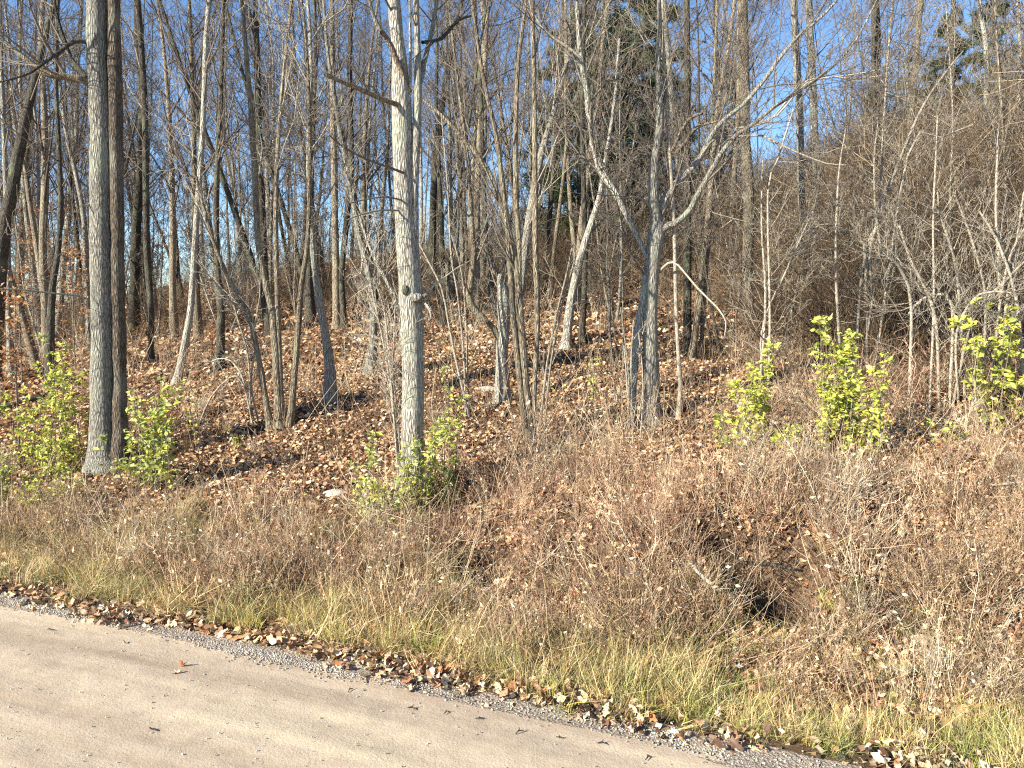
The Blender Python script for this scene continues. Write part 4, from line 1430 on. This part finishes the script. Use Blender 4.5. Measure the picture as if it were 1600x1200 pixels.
# ------------------------------------------------------------------ evergreens
def evergreen(h, w, kind=0):
    root = bpy.data.objects.new('evergreen_tree', None)
    tb = Tubes()
    tb.add([[0, 0, -0.3], [0, 0.02, h * 0.5], [0.05, 0, h]], [0.12, 0.08, 0.02], 7)
    lp, dr = [], []
    n = int(h * 9)
    for i in range(n):
        t = 0.15 + 0.85 * (i + random.random()) / n
        z = h * t
        a = random.uniform(0, 6.28)
        L = w * (1.05 - t) ** 0.7 * random.uniform(0.55, 1.1)
        d = np.array([math.cos(a), math.sin(a), 0.25 - 0.3 * random.random()])
        P = [np.array([0, 0, z])]
        for j in range(3):
            P.append(P[-1] + unit(d + np.array([0, 0, -0.1 * j])) * L / 3)
        tb.add(P, [0.02, 0.014, 0.009, 0.004], 3)
        for j in range(56):
            u = random.uniform(0.25, 1)
            q, dd = along(P, u)
            lp.append(q + np.array([random.gauss(0, 0.12), random.gauss(0, 0.12), random.gauss(0, 0.07)]) * L * 0.6)
            dr.append(unit(dd + rperp(dd) * 0.8))
    o = bpy.data.objects.new('trunk', tb.mesh('trunk', M['bark_dark'], True))
    o.parent = root
    lp, dr = np.array(lp), np.array(dr)
    # each clump: a spray of narrow needle-like blades
    n = len(lp)
    rep = 5
    pos = np.repeat(lp, rep, 0)
    X = np.repeat(dr, rep, 0) + rng.normal(0, 0.6, (n * rep, 3))
    X /= np.linalg.norm(X, axis=1, keepdims=True)
    R_ = rng.normal(0, 1, (n * rep, 3))
    Y = np.cross(X, R_)
    Y /= np.linalg.norm(Y, axis=1, keepdims=True)
    Z = np.cross(X, Y)
    sh = np.array([[0, -0.06, 0], [0, 0.06, 0], [1, 0, 0.1]], float)
    V, F, C = scatter(sh, [(0, 1, 2)], pos, X, Y, Z, rng.uniform(0.14, 0.30, n * rep), pick([(0.05, 0.085, 0.03), (0.08, 0.115, 0.04), (0.12, 0.15, 0.055)], n * rep))
    o = bpy.data.objects.new('foliage', mesh_np('foliage', V, F, M['needles'], C))
    o.parent = root
    return root


EG = [evergreen(9, 2.4), evergreen(7.5, 1.9), evergreen(11, 2.6)]
for i, (px, Y, k, s, lab) in enumerate([
        (935, 27, 2, 0.95, 'tall dark evergreen behind the left limb of the spreading tree'),
        (868, 30, 0, 1.0, 'dark evergreen just right of the slender stem clump'),
        (1000, 34, 2, 1.0, 'dark evergreen far behind the spreading tree'),
        (1455, 27, 1, 0.8, 'evergreen on the hilltop left of the pale forked trunk'),
        (1395, 30, 1, 0.7, 'small evergreen on the hilltop by the lone dark trunk'),
        (1520, 25, 0, 0.7, 'bushy evergreen on the hilltop around the pale forked trunk'),
        (1585, 28, 1, 0.55, 'evergreen on the hilltop at the right frame edge'),
        (905, 25, 1, 1.1, 'nearer dark evergreen rising above the leaning pale trunk'),
        (965, 27, 0, 1.1, 'nearer dark evergreen filling the fork of the spreading tree'),
        (1030, 28, 0, 0.95, 'dark evergreen hidden behind the knobbly central limb of the spreading tree'),
        (1345, 33, 1, 0.6, 'smallest evergreen on the hilltop left of the lone dark trunk'),
        (1120, 38, 0, 0.8, 'distant evergreen low behind the right limbs of the spreading tree')]):
    x = (px - 800) / FPX * Y
    c = inst(EG[k], x, Y, s, lab, '', 'evergreen', 'evergreen_tree')
    c['label'] = lab
    c['group'] = 'evergreens behind the bare trees'


# ------------------------------------------------------------------ green leafed shrubs
leafS = np.array([[0, 0, 0], [0.35, 0.26, 0.07], [0.75, 0.2, 0.02], [1.0, 0, -0.08], [0.75, -0.2, 0.02], [0.35, -0.26, 0.07], [0.45, 0, -0.02]])
leafSf = [(0, 6, 1), (1, 6, 2), (2, 6, 3), (3, 6, 4), (4, 6, 5), (5, 6, 0)]
leafS4 = np.array([[0, 0, 0], [0.45, 0.27, 0.08], [1.0, 0, -0.06], [0.45, -0.27, 0.08]])
leafS4f = [(0, 1, 2), (0, 2, 3)]
YG = [(0.46, 0.47, 0.085), (0.62, 0.60, 0.11), (0.42, 0.46, 0.08), (0.70, 0.62, 0.14), (0.30, 0.37, 0.07)]
GG = [(0.32, 0.39, 0.11), (0.42, 0.47, 0.16), (0.52, 0.54, 0.22), (0.22, 0.29, 0.07), (0.56, 0.54, 0.12)]
LEAFM = {}
for key, pal in (('y', YG), ('g', GG)):
    LEAFM[key] = [mesh_np('leaf', leafS, np.array(leafSf), M['green_leaf'], np.repeat(np.array([c]), 7, 0)) for c in pal]


def shrub(label, cols, Y, pal, key, leafsize, name='leafy_shrub', single=0, stemn=None, nleaf=None, group=None):
    """cols: photo columns (px, py base, py top, half width px, leaves)"""
    b = cols[0]
    p0 = at(b[0], b[1], Y)
    org = np.array([p0[0], p0[1], gz(p0[0], p0[1])])
    root = empty(name, org, label, 'shrub', group)
    tb = Tubes()
    lp, ld = [], []
    for (px, pyb, pyt, hw, nl) in cols:
        hwm = 0.98 * hw * Y / FPX
        yo = random.uniform(-0.25, 0.25)
        bb = at(px, pyb, Y + yo)
        tt = at(px, pyt, Y + yo)
        hgt = tt[2] - bb[2]
        ns = max(3, int(hw / 5))
        for j in range(ns):
            a = random.uniform(0, 6.28)
            r = hwm * 0.35 * math.sqrt(random.random())
            q = np.array([bb[0] + r * math.cos(a), bb[1] + r * math.sin(a), 0])
            q[2] = gz(q[0], q[1]) - 0.03
            hh = (tt[2] - q[2]) * random.uniform(0.7, 1.06)
            d = unit([math.cos(a) * hwm / max(hgt, .2) * 0.7 + random.gauss(0, 0.06), math.sin(a) * hwm / max(hgt, .2) * .7, 1])
            P = [q]
            for i in range(5):
                d = unit(d + np.array([random.gauss(0, 0.07), random.gauss(0, 0.07), 0.05]))
                P.append(P[-1] + d * hh / 5)
            tb.add(P, np.linspace(0.007, 0.002, 6), 4)
            npl = int(nl * 1.6 / ns)
            # side shoots carry the leaves
            nsh = max(3, npl // 7)
            for k in range(nsh):
                t = random.uniform(0.1, 1.0)
                c, dd = along(P, t)
                lat = unit(dd * 0.5 + rperp(dd))
                L = hwm * random.uniform(0.3, 0.9) * (1.15 - 0.75 * t)
                e = c + lat * L + np.array([0, 0, 0.1 * L])
                tb.add([c, (c + e) / 2 + np.array([0, 0, 0.02]), e], [0.003, 0.002, 0.0012], 3)
                for w in range(max(3, npl // nsh)):
                    u = random.random() ** 0.7
                    f = c * (1 - u) + e * u + np.array([random.gauss(0, 0.012), random.gauss(0, 0.012), random.gauss(0, 0.012)])
                    if f[2] < org[2] - 0.3:
                        continue
                    lp.append(f)
                    ld.append(unit(lat * 0.6 + np.array([random.gauss(0, 0.6), random.gauss(0, 0.6), random.gauss(-0.15, 0.35)])))
    link('stems', tb.mesh('stems', M['twig_grey'], True, origin=org), root)
    lp, X = np.array(lp), np.array(ld)
    n = len(lp)
    up = np.array([[-0.35, -0.45, 0.8]]) + rng.normal(0, 0.45, (n, 3))
    Yv = np.cross(up, X)
    Yv /= np.linalg.norm(Yv, axis=1, keepdims=True)
    Z = np.cross(X, Yv)
    sz = leafsize * rng.uniform(0.35, 1.2, n)
    order = np.argsort(lp[:, 1] - sz * 2)          # nearest and largest first
    one = order[:single]
    rest = order[single:]
    pos = lp - org
    for i in one:
        o = link('leaf', random.choice(LEAFM[key]), root)
        mt = Matrix((X[i], Yv[i], Z[i])).transposed()
        o.matrix_local = Matrix.Translation(pos[i]) @ (mt @ Matrix.Scale(float(sz[i]), 3)).to_4x4()
    C = pick(pal, len(rest), jit=0.15)
    V, F, C = scatter(leafS4, leafS4f, pos[rest], X[rest], Yv[rest], Z[rest], sz[rest], C)
    o = link('foliage', mesh_np('foliage', V, F, M['green_leaf'], C), root)
    o['kind'] = 'stuff'
    return root


shrub('lanky yellow green shrub left of the big twin trunks', [(75, 750, 560, 34, 420), (112, 735, 525, 30, 330), (128, 700, 520, 16, 130), (50, 770, 610, 34, 300), (95, 770, 660, 46, 300)], base_Y(90, 748) , YG, 'y', 0.075)
shrub('low green plant at the left frame edge beside the road bank', [(5, 790, 700, 30, 260), (-25, 790, 690, 40, 200)], base_Y(5, 800), GG + YG[:2], 'g', 0.06)
shrub('low yellow green shrub before the lanky shrub near left edge', [(70, 790, 720, 40, 330)], base_Y(70, 800), YG, 'y', 0.055)
shrub('light green shrub right of the big twin trunks', [(235, 760, 600, 36, 560), (262, 750, 625, 28, 260), (205, 735, 665, 24, 150), (228, 690, 575, 14, 110)], base_Y(235, 765), GG + YG[:2], 'g', 0.078)
shrub('small thin leafy sapling right of the light green shrub', [(305, 710, 590, 14, 110)], base_Y(305, 715), YG[:3] + [(0.35, 0.08, 0.05)], 'y', 0.055)
shrub('pale green shrub wrapped round the foot of the centre tree', [(645, 800, 680, 34, 420), (588, 795, 668, 24, 200), (562, 780, 735, 22, 90), (704, 775, 600, 14, 330), (655, 775, 615, 16, 260), (688, 800, 720, 26, 170), (615, 815, 745, 40, 200)], Y6 - 0.35, YG + GG, 'y', 0.058)
shrub('tall thin vine leafed stem right of the centre tree', [(700, 650, 535, 10, 80)], base_Y(700, 660), GG, 'g', 0.055)
shrub('bright yellow green shrub in two columns right of the spreading tree', [(1186, 695, 535, 15, 330), (1156, 690, 572, 16, 260), (1130, 672, 620, 14, 90)], base_Y(1165, 692), YG, 'y', 0.066, single=260)
shrub('largest bright yellow green shrub on the right of the bank', [(1325, 705, 505, 38, 850), (1288, 690, 550, 20, 280), (1368, 685, 525, 20, 280)], base_Y(1325, 705), YG + [GG[1]], 'y', 0.066, single=300)
shrub('low leafy sprouts left of the largest shrub', [(1225, 700, 655, 26, 110)], base_Y(1230, 705), YG, 'y', 0.07)
shrub('low leafy sprouts under the right half of the largest shrub', [(1345, 720, 685, 36, 100)], base_Y(1345, 725), YG, 'y', 0.065)
shrub('tall yellow green vine shrub near the right frame edge', [(1560, 640, 490, 34, 330), (1525, 600, 425, 14, 110), (1590, 600, 480, 26, 160)], base_Y(1560, 668), YG, 'y', 0.085, single=300)
shrub('small yellow sprig on a stalk in front of the leaning pale trunk', [(930, 600, 530, 10, 40)], base_Y(930, 640), YG, 'y', 0.06)
shrub('small green sprig between the light green shrub and stem clump', [(372, 700, 665, 12, 45)], base_Y(372, 705), GG, 'g', 0.055)
shrub('yellow green sprig low in the weeds right of the largest shrub', [(1470, 700, 660, 30, 50)], base_Y(1470, 705), YG, 'y', 0.06)


# young beeches that keep their orange leaves
def rusty(px, py, hpx, wpx, nl, lab, pal):
    Y = base_Y(px, py)
    p = at(px, py, Y)
    org = np.array([p[0], p[1], gz(p[0], p[1])])
    root = empty('beech_sapling', org, lab, 'sapling', None)
    h = hpx * Y / FPX
    w = wpx * Y / FPX
    tb = Tubes()
    P = [np.array([0, 0, -0.1]), np.array([0.02, 0, h * 0.5]), np.array([0.05, 0.05, h])]
    tb.add(P, [0.018, 0.012, 0.004], 6)
    lp = []
    for i in range(int(nl / 5)):
        t = random.uniform(0.12, 1)
        c, d = along(P, t)
        a = random.uniform(0, 6.28)
        L = w * random.uniform(0.4, 1.0) * (1.1 - 0.6 * t)
        e = c + np.array([math.cos(a) * L, math.sin(a) * L, 0.25 * L])
        tb.add([c, (c + e) / 2, e], [0.005, 0.003, 0.0015], 3)
        for j in range(9):
            u = random.uniform(0.35, 1)
            lp.append(c * (1 - u) + e * u + np.array([random.gauss(0, 0.05) for _ in range(3)]))
    link('stems', tb.mesh('stems', M['twig_grey'], True), root)
    n = len(lp)
    X, Yv, Z = frames(n, 1.4)
    V, F, C = scatter(leafS4, leafS4f, np.array(lp), X, Yv, Z, rng.uniform(0.05, 0.09, n), pick(pal, n))
    o = link('foliage', mesh_np('foliage', V, F, M['green_leaf'], C), root)
    o['kind'] = 'stuff'


ORANGE = [(0.44, 0.19, 0.075), (0.50, 0.27, 0.11), (0.34, 0.14, 0.06), (0.54, 0.34, 0.15), (0.28, 0.12, 0.07)]
for px, py, hp, wp, nl, lab in [
        (118, 585, 200, 50, 250, 'orange leaved sapling just left of the big twin trunks'),
        (35, 600, 180, 55, 150, 'orange leaved sapling behind the thin left edge trunk'),
        (55, 560, 240, 50, 300, 'taller rusty leaved sapling behind the forked dark trunk'),
        (100, 540, 230, 50, 300, 'rusty leaved sapling high behind the curved left trunk'),
        (150, 520, 260, 40, 220, 'rusty leaved sapling hidden partly behind the twin trunks'),
        (268, 520, 200, 40, 160, 'sparse red leaved sapling right of the twin trunks'),
        (330, 560, 55, 22, 70, 'tiny yellow leaved sapling at the foot of the dark trunk'),
        (415, 520, 130, 40, 110, 'sparse orange leaved sapling behind the leaning stem clump'),
        (455, 470, 180, 50, 160, 'sparse yellow brown leaved sapling far behind the stem clump'),
        (20, 690, 50, 24, 60, 'tiny orange leaved seedling at the left frame edge'),
        (1300, 400, 90, 40, 110, 'sparse brown leaved sapling in the hillside brush'),
        (890, 450, 80, 40, 90, 'sparse red leaved sapling behind the leaning pale trunk'),
        (15, 560, 300, 55, 300, 'rusty leaved sapling rising past the mossy leaning trunk at left'),
        (70, 520, 300, 45, 260, 'tall orange leaved sapling in the left background'),
        (125, 500, 330, 45, 240, 'tall orange leaved sapling behind the twin trunks'),
        (200, 490, 260, 45, 160, 'orange leaved sapling between the dark crooked trunk and twin trunks'),
        (300, 480, 260, 50, 170, 'rusty leaved sapling behind the slim leaning pale trunk'),
        (370, 470, 240, 45, 120, 'thin rusty leaved sapling behind the stem clump left side'),
        (30, 700, 240, 60, 160, 'spindly orange leaved sapling at far left by the mossy trunk')]:
    rusty(px, py, hp, wp, nl, lab, ORANGE)


# ------------------------------------------------------------------ pale saplings and arching shrubs at right
def stems_thing(name, label, cat, lines, Y, mat, tw, twl=0.7, dY=0.4):
    """several thin stems from the photo, standing together"""
    b = lines[0][0]
    p = at(b[0], b[1], Y)
    org = np.array([p[0], p[1], gz(p[0], p[1])])
    root = empty(name, org, label, cat)
    cr = Tubes()
    for ln in lines:
        P, R = poly3(ln, Y, random.uniform(-dY, dY))
        g = gz(P[0][0], P[0][1])
        P = [np.array([P[0][0], P[0][1], min(P[0][2], g) - 0.05])] + list(P[1:])
        sp, sr = smooth_poly(P, R, 0.15)
        tb = Tubes()
        tb.add(sp, sr, 6)
        link('stem', tb.mesh('stem', M[mat], True, origin=org), root)
        for j in range(tw):
            t = 0.25 + 0.73 * (j + random.random()) / tw
            q, d = along(sp, t)
            nd = unit(d * 0.75 + rperp(d) * 0.65)
            grow(cr, q, nd, twl * random.uniform(0.5, 1.2), 0.005, 1, 2 if twl < 0.4 else 3, (0, 4, 3), 0.08, 0.22, 0.65, rmin=0.002)
    link('crown', cr.mesh('crown', M[mat], True, origin=org), root)
    return root


stems_thing('pale_sapling_clump', 'clump of chalky crossing saplings behind the largest green shrub', 'sapling',
            [[(1338, 540, 6), (1343, 460, 6), (1356, 385, 6), (1375, 335, 5), (1402, 260, 5), (1440, 170, 4), (1480, 110, 3), (1505, 80, 2)],
             [(1350, 545, 5), (1362, 460, 5), (1358, 400, 5), (1374, 330, 5), (1378, 250, 4), (1385, 120, 3), (1390, 60, 2)],
             [(1345, 545, 5), (1372, 410, 5), (1374, 375, 4), (1368, 330, 4), (1366, 250, 3), (1372, 190, 2)],
             [(1360, 480, 5), (1350, 380, 5), (1320, 365, 5), (1305, 352, 4), (1280, 352, 3), (1270, 362, 2)],
             [(1362, 500, 4), (1400, 395, 4), (1375, 380, 3)],
             [(1372, 420, 4), (1420, 240, 4), (1470, 215, 3), (1520, 195, 2)]], base_Y(1345, 590), 'twig_pale', 14, 0.9)
stems_thing('arching_pale_shrub', 'arching pale shrub between the largest shrub and right vine shrub', 'shrub',
            [[(1422, 600, 5), (1424, 480, 5), (1412, 430, 5), (1395, 405, 4), (1378, 390, 3)],
             [(1470, 600, 5), (1462, 500, 5), (1440, 440, 4), (1420, 400, 4), (1405, 350, 3)],
             [(1485, 610, 5), (1488, 480, 5), (1465, 460, 4), (1440, 468, 4), (1420, 490, 3)],
             [(1510, 600, 5), (1500, 480, 5), (1490, 400, 4), (1470, 340, 3), (1465, 300, 2)],
             [(1490, 590, 5), (1520, 500, 4), (1570, 440, 4), (1610, 400, 3)],
             [(1455, 590, 4), (1459, 480, 4), (1458, 350, 3), (1462, 250, 3), (1465, 180, 2)],
             [(1500, 600, 4), (1495, 520, 4), (1530, 460, 4), (1580, 458, 3)]], base_Y(1470, 640), 'twig_pale', 12, 0.8)
stems_thing('pale_stem_shrub', 'upright pale stems behind the vine shrub at right frame edge', 'shrub',
            [[(1560, 620, 5), (1562, 450, 5), (1556, 330, 4), (1560, 200, 3)],
             [(1580, 620, 5), (1570, 500, 5), (1585, 400, 4), (1600, 300, 3)],
             [(1530, 610, 5), (1540, 480, 4), (1520, 380, 4), (1490, 300, 3)],
             [(1600, 620, 5), (1590, 480, 5), (1560, 380, 4), (1530, 330, 3)],
             [(1545, 610, 4), (1570, 430, 4), (1610, 340, 3)]], base_Y(1560, 630), 'twig_pale', 12, 0.8)
stems_thing('thin_pale_sapling', 'single thin pale sapling left of the chalky clump', 'sapling',
            [[(1318, 560, 5), (1308, 470, 5), (1306, 400, 4), (1308, 320, 4), (1312, 260, 3), (1322, 200, 2)]], base_Y(1316, 600), 'twig_pale', 12, 0.7)
stems_thing('grey_sapling_clump', 'three thin grey saplings right of the rough barked trunk', 'sapling',
            [[(1200, 620, 4), (1203, 500, 4), (1200, 300, 3), (1215, 250, 3), (1240, 170, 2)],
             [(1185, 600, 4), (1196, 480, 4), (1190, 350, 3), (1192, 250, 2)],
             [(1200, 610, 4), (1190, 520, 3), (1230, 420, 3), (1270, 330, 2)]], base_Y(1198, 640), 'twig_pale', 12, 0.8)
stems_thing('thin_stalk_clump', 'thin upright stalks standing just left of the spreading tree', 'sapling',
            [[(985, 690, 3), (980, 600, 3), (975, 540, 2)], [(990, 690, 3), (986, 580, 3), (990, 500, 2)], [(1000, 690, 3), (1005, 600, 2), (998, 520, 2)], [(978, 685, 3), (983, 600, 2), (970, 480, 2)]], base_Y(988, 695), 'twig_pale', 3, 0.25)
stems_thing('thin_crossing_saplings', 'thin crossing saplings between centre tree and slender clump', 'sapling',
            [[(735, 640, 4), (712, 560, 4), (700, 500, 3), (690, 450, 3), (665, 400, 3), (655, 380, 2)],
             [(728, 640, 4), (725, 560, 3), (715, 460, 3), (705, 400, 3), (700, 300, 2), (690, 180, 2)],
             [(733, 640, 3), (728, 500, 3), (720, 420, 2), (700, 350, 2)]], base_Y(732, 655), 'twig_pale', 8, 0.6)
stems_thing('leaning_thin_saplings', 'thin saplings leaning right between slender clump and leaning pale trunk', 'sapling',
            [[(842, 670, 4), (855, 570, 4), (870, 490, 3), (885, 430, 3), (895, 380, 2)],
             [(850, 640, 3), (862, 560, 3), (880, 470, 3), (900, 400, 2)]], base_Y(846, 675), 'twig_pale', 6, 0.5)
stems_thing('fallen_branch_tangle', 'pale tangle of fallen branches left of the leaning stem clump', 'branches',
            [[(395, 640, 3), (380, 600, 3), (360, 590, 3), (330, 620, 3), (312, 660, 2)], [(400, 650, 3), (375, 580, 3), (350, 560, 2), (330, 565, 2)],
             [(392, 640, 3), (388, 560, 3), (372, 500, 3), (352, 430, 2)], [(405, 655, 3), (392, 600, 3), (398, 540, 2), (385, 480, 2)]], base_Y(395, 665), 'twig_pale', 9, 0.6)
stems_thing('bushy_twig_shrub', 'twiggy pale bush just left of the centre trunk', 'shrub',
            [[(628, 720, 4), (612, 620, 4), (600, 540, 3), (585, 470, 3), (570, 400, 2)], [(630, 700, 4), (620, 640, 3), (615, 560, 3), (618, 470, 2)],
             [(625, 710, 3), (640, 620, 3), (610, 560, 3), (560, 510, 2)], [(622, 560, 4), (600, 480, 3), (575, 440, 3), (548, 420, 2)]], Y6 + 0.25, 'twig_pale', 12, 0.7)

# ------------------------------------------------------------------ logs, sticks and stones
def log(name, label, cat, pp, mat, Y=None, sides=9, dY=0.0, tw=0):
    if Y is None:
        G = [on_ground(a, b) for a, b, _ in pp]
        P = [g + np.array([0, 0, 0.5 * w * g[1] / FPX * 0.8]) for g, (_, _, w) in zip(G, pp)]
        R = [0.5 * w * g[1] / FPX for g, (_, _, w) in zip(G, pp)]
    else:
        P, R = poly3(pp, Y, dY)
    sp, sr = smooth_poly(P, R, 0.08)
    sp = np.vstack([sp[0:1] - (sp[1] - sp[0]) * 0.02, sp, sp[-1:] + (sp[-1] - sp[-2]) * 0.02])
    sr = np.concatenate([[0.001], sr * (1 + rng.normal(0, 0.06, len(sr))), [0.001]])
    tb = Tubes()
    tb.add(sp, sr, sides)
    for j in range(tw):
        q, d = along(sp, random.uniform(0.2, 0.9))
        nd = unit(d + rperp(d))
        tb.add([q, q + nd * 0.05, q + unit(nd + rperp(nd) * .4) * 0.10], [sr[2] * .5, sr[2] * .4, 0.001], 4)
    c = sp.mean(0)
    o = link(name, tb.mesh(name, M[mat], True, 0.08, origin=c))
    o.location = c
    return tag(o, label, cat)


log('fallen_log', 'dark fallen log lying behind the shrub at the left edge', 'log', [(-30, 655, 16), (20, 640, 15), (70, 628, 13)], 'bark_dark')
log('fallen_log', 'short dark log on the slope crest below the slender clump', 'log', [(797, 724, 14), (822, 720, 13), (850, 712, 10)], 'bark_dark')
log('rotten_log', 'small dark rotten log beside the foot of the spreading tree', 'log', [(1030, 640, 10), (1050, 632, 8)], 'bark_dark')
log('fallen_branch', 'pale broken branch lying low on the weedy bank right of centre', 'branch', [(1078, 880, 6), (1100, 903, 6), (1128, 925, 5)], 'twig_pale', 5.15, 6, -0.2, 3)
log('fallen_stick', 'pale straight stick lying at the right frame edge', 'stick', [(1548, 757, 5), (1575, 756, 5), (1612, 752, 4)], 'twig_pale', 6.3, 6)
log('fallen_stick', 'weathered stick lying on leaves below the low leafy sprouts', 'stick', [(1204, 772, 5), (1220, 762, 5), (1240, 752, 4)], 'twig_pale', 6.25, 6)
log('fallen_branch', 'dark stick poking from the hollow in the bank at right', 'branch', [(1150, 878, 5), (1200, 882, 6), (1255, 892, 4)], 'bark_dark', 5.0, 6)
log('fallen_stick', 'long thin stick on the litter left of the centre shrub', 'stick', [(105, 792, 4), (160, 797, 4), (200, 803, 3)], 'twig_pale', None, 6)
log('fallen_branch', 'grey branch on the forest floor left of the crooked gnarled trunk', 'branch', [(725, 640, 4), (780, 634, 4), (840, 628, 3)], 'bark_grey', None, 6)
log('fallen_stick', 'short pale stick in the litter below the leaning stem clump', 'stick', [(505, 622, 3), (520, 640, 4), (530, 646, 3)], 'twig_pale', None, 6)


def stone(label, px, py, w, sq):
    g = on_ground(px, py)
    r = 0.5 * w * g[1] / FPX
    o = blob('stone', (0, 0, 0), r, 'rock', sq, 8, 12, 0.09)
    o.location = (g[0], g[1], g[2] + r * sq[2] * 0.4)
    tag(o, label, 'stone')


stone('pale flat stone in the leaves left of the centre shrub', 524, 776, 34, (1.2, 0.8, 0.45))
stone('grey stone against the foot of the crooked gnarled trunk', 762, 612, 26, (1.3, 0.8, 0.5))
stone('round pale stone among leaves at the right frame edge', 1578, 722, 24, (1, 0.8, 0.8))

ROADSIDE = [(196, 1005, 'forked twig on the dirt road nearest the left edge'), (80, 985, 'bent pale twig near the far edge of the road at left'), (240, 1148, 'tiny dark twig alone low on the left of the road'),
            (548, 1080, 'dark bent twig on the road below the shoulder leaves left of middle'), (642, 1110, 'dark curled twig on the road, middle of a scattered row'),
            (695, 1116, 'small dark twig right of the curled twig on the road'), (750, 1125, 'thin dark twig on the road nearer the gravel band'),
            (812, 1148, 'dark twig on the road right of middle near the bottom'), (875, 1155, 'small dark twig on the road close to the gravel at bottom'),
            (940, 1165, 'dark twig on the road near the bottom right of middle'), (1010, 1185, 'rightmost dark twig on the road near the bottom edge')]
for px, py, lab in ROADSIDE:
    g = ground0(px, py)
    tb = Tubes()
    a = random.uniform(0, 6.28)
    u = np.array([math.cos(a), math.sin(a), 0])
    v = np.array([-u[1], u[0], 0])
    L = random.uniform(0.018, 0.034)
    tb.add([-u * L, v * 0.008 + [0, 0, 0.008], u * L + [0, 0, 0.004]], [0.002, 0.004, 0.002], 5)
    tb.add([v * 0.006 + [0, 0, 0.006], u * L * 0.3 + v * L * 0.5 + [0, 0, 0.02]], [0.003, 0.0015], 5)
    o = link('road_twig', tb.mesh('road_twig', M['bark_dark'], True))
    s_, t_ = sdist(*g), tdist(*g)
    o.location = (g[0], g[1], float(road_z(np.array([s_]), np.array([t_]), 0, 0)[0]) + 0.005)
    tag(o, lab, 'twig')

# things that still share a label are told apart by their order from left to right
by = {}
for o in sc.objects:
    if 'label' in o and 'category' in o:
        by.setdefault(o['label'], []).append(o)
ORD = ['leftmost', 'second from left', 'third from left', 'fourth from left', 'fifth from left', 'sixth from left', 'seventh from left', 'eighth from left']
for lab, obs in by.items():
    if len(obs) > 1:
        obs.sort(key=lambda o: proj(o.location)[0])
        for i, o in enumerate(obs):
            o['label'] = lab + ', ' + ('rightmost' if i == len(obs) - 1 else ORD[min(i, len(ORD) - 1)])
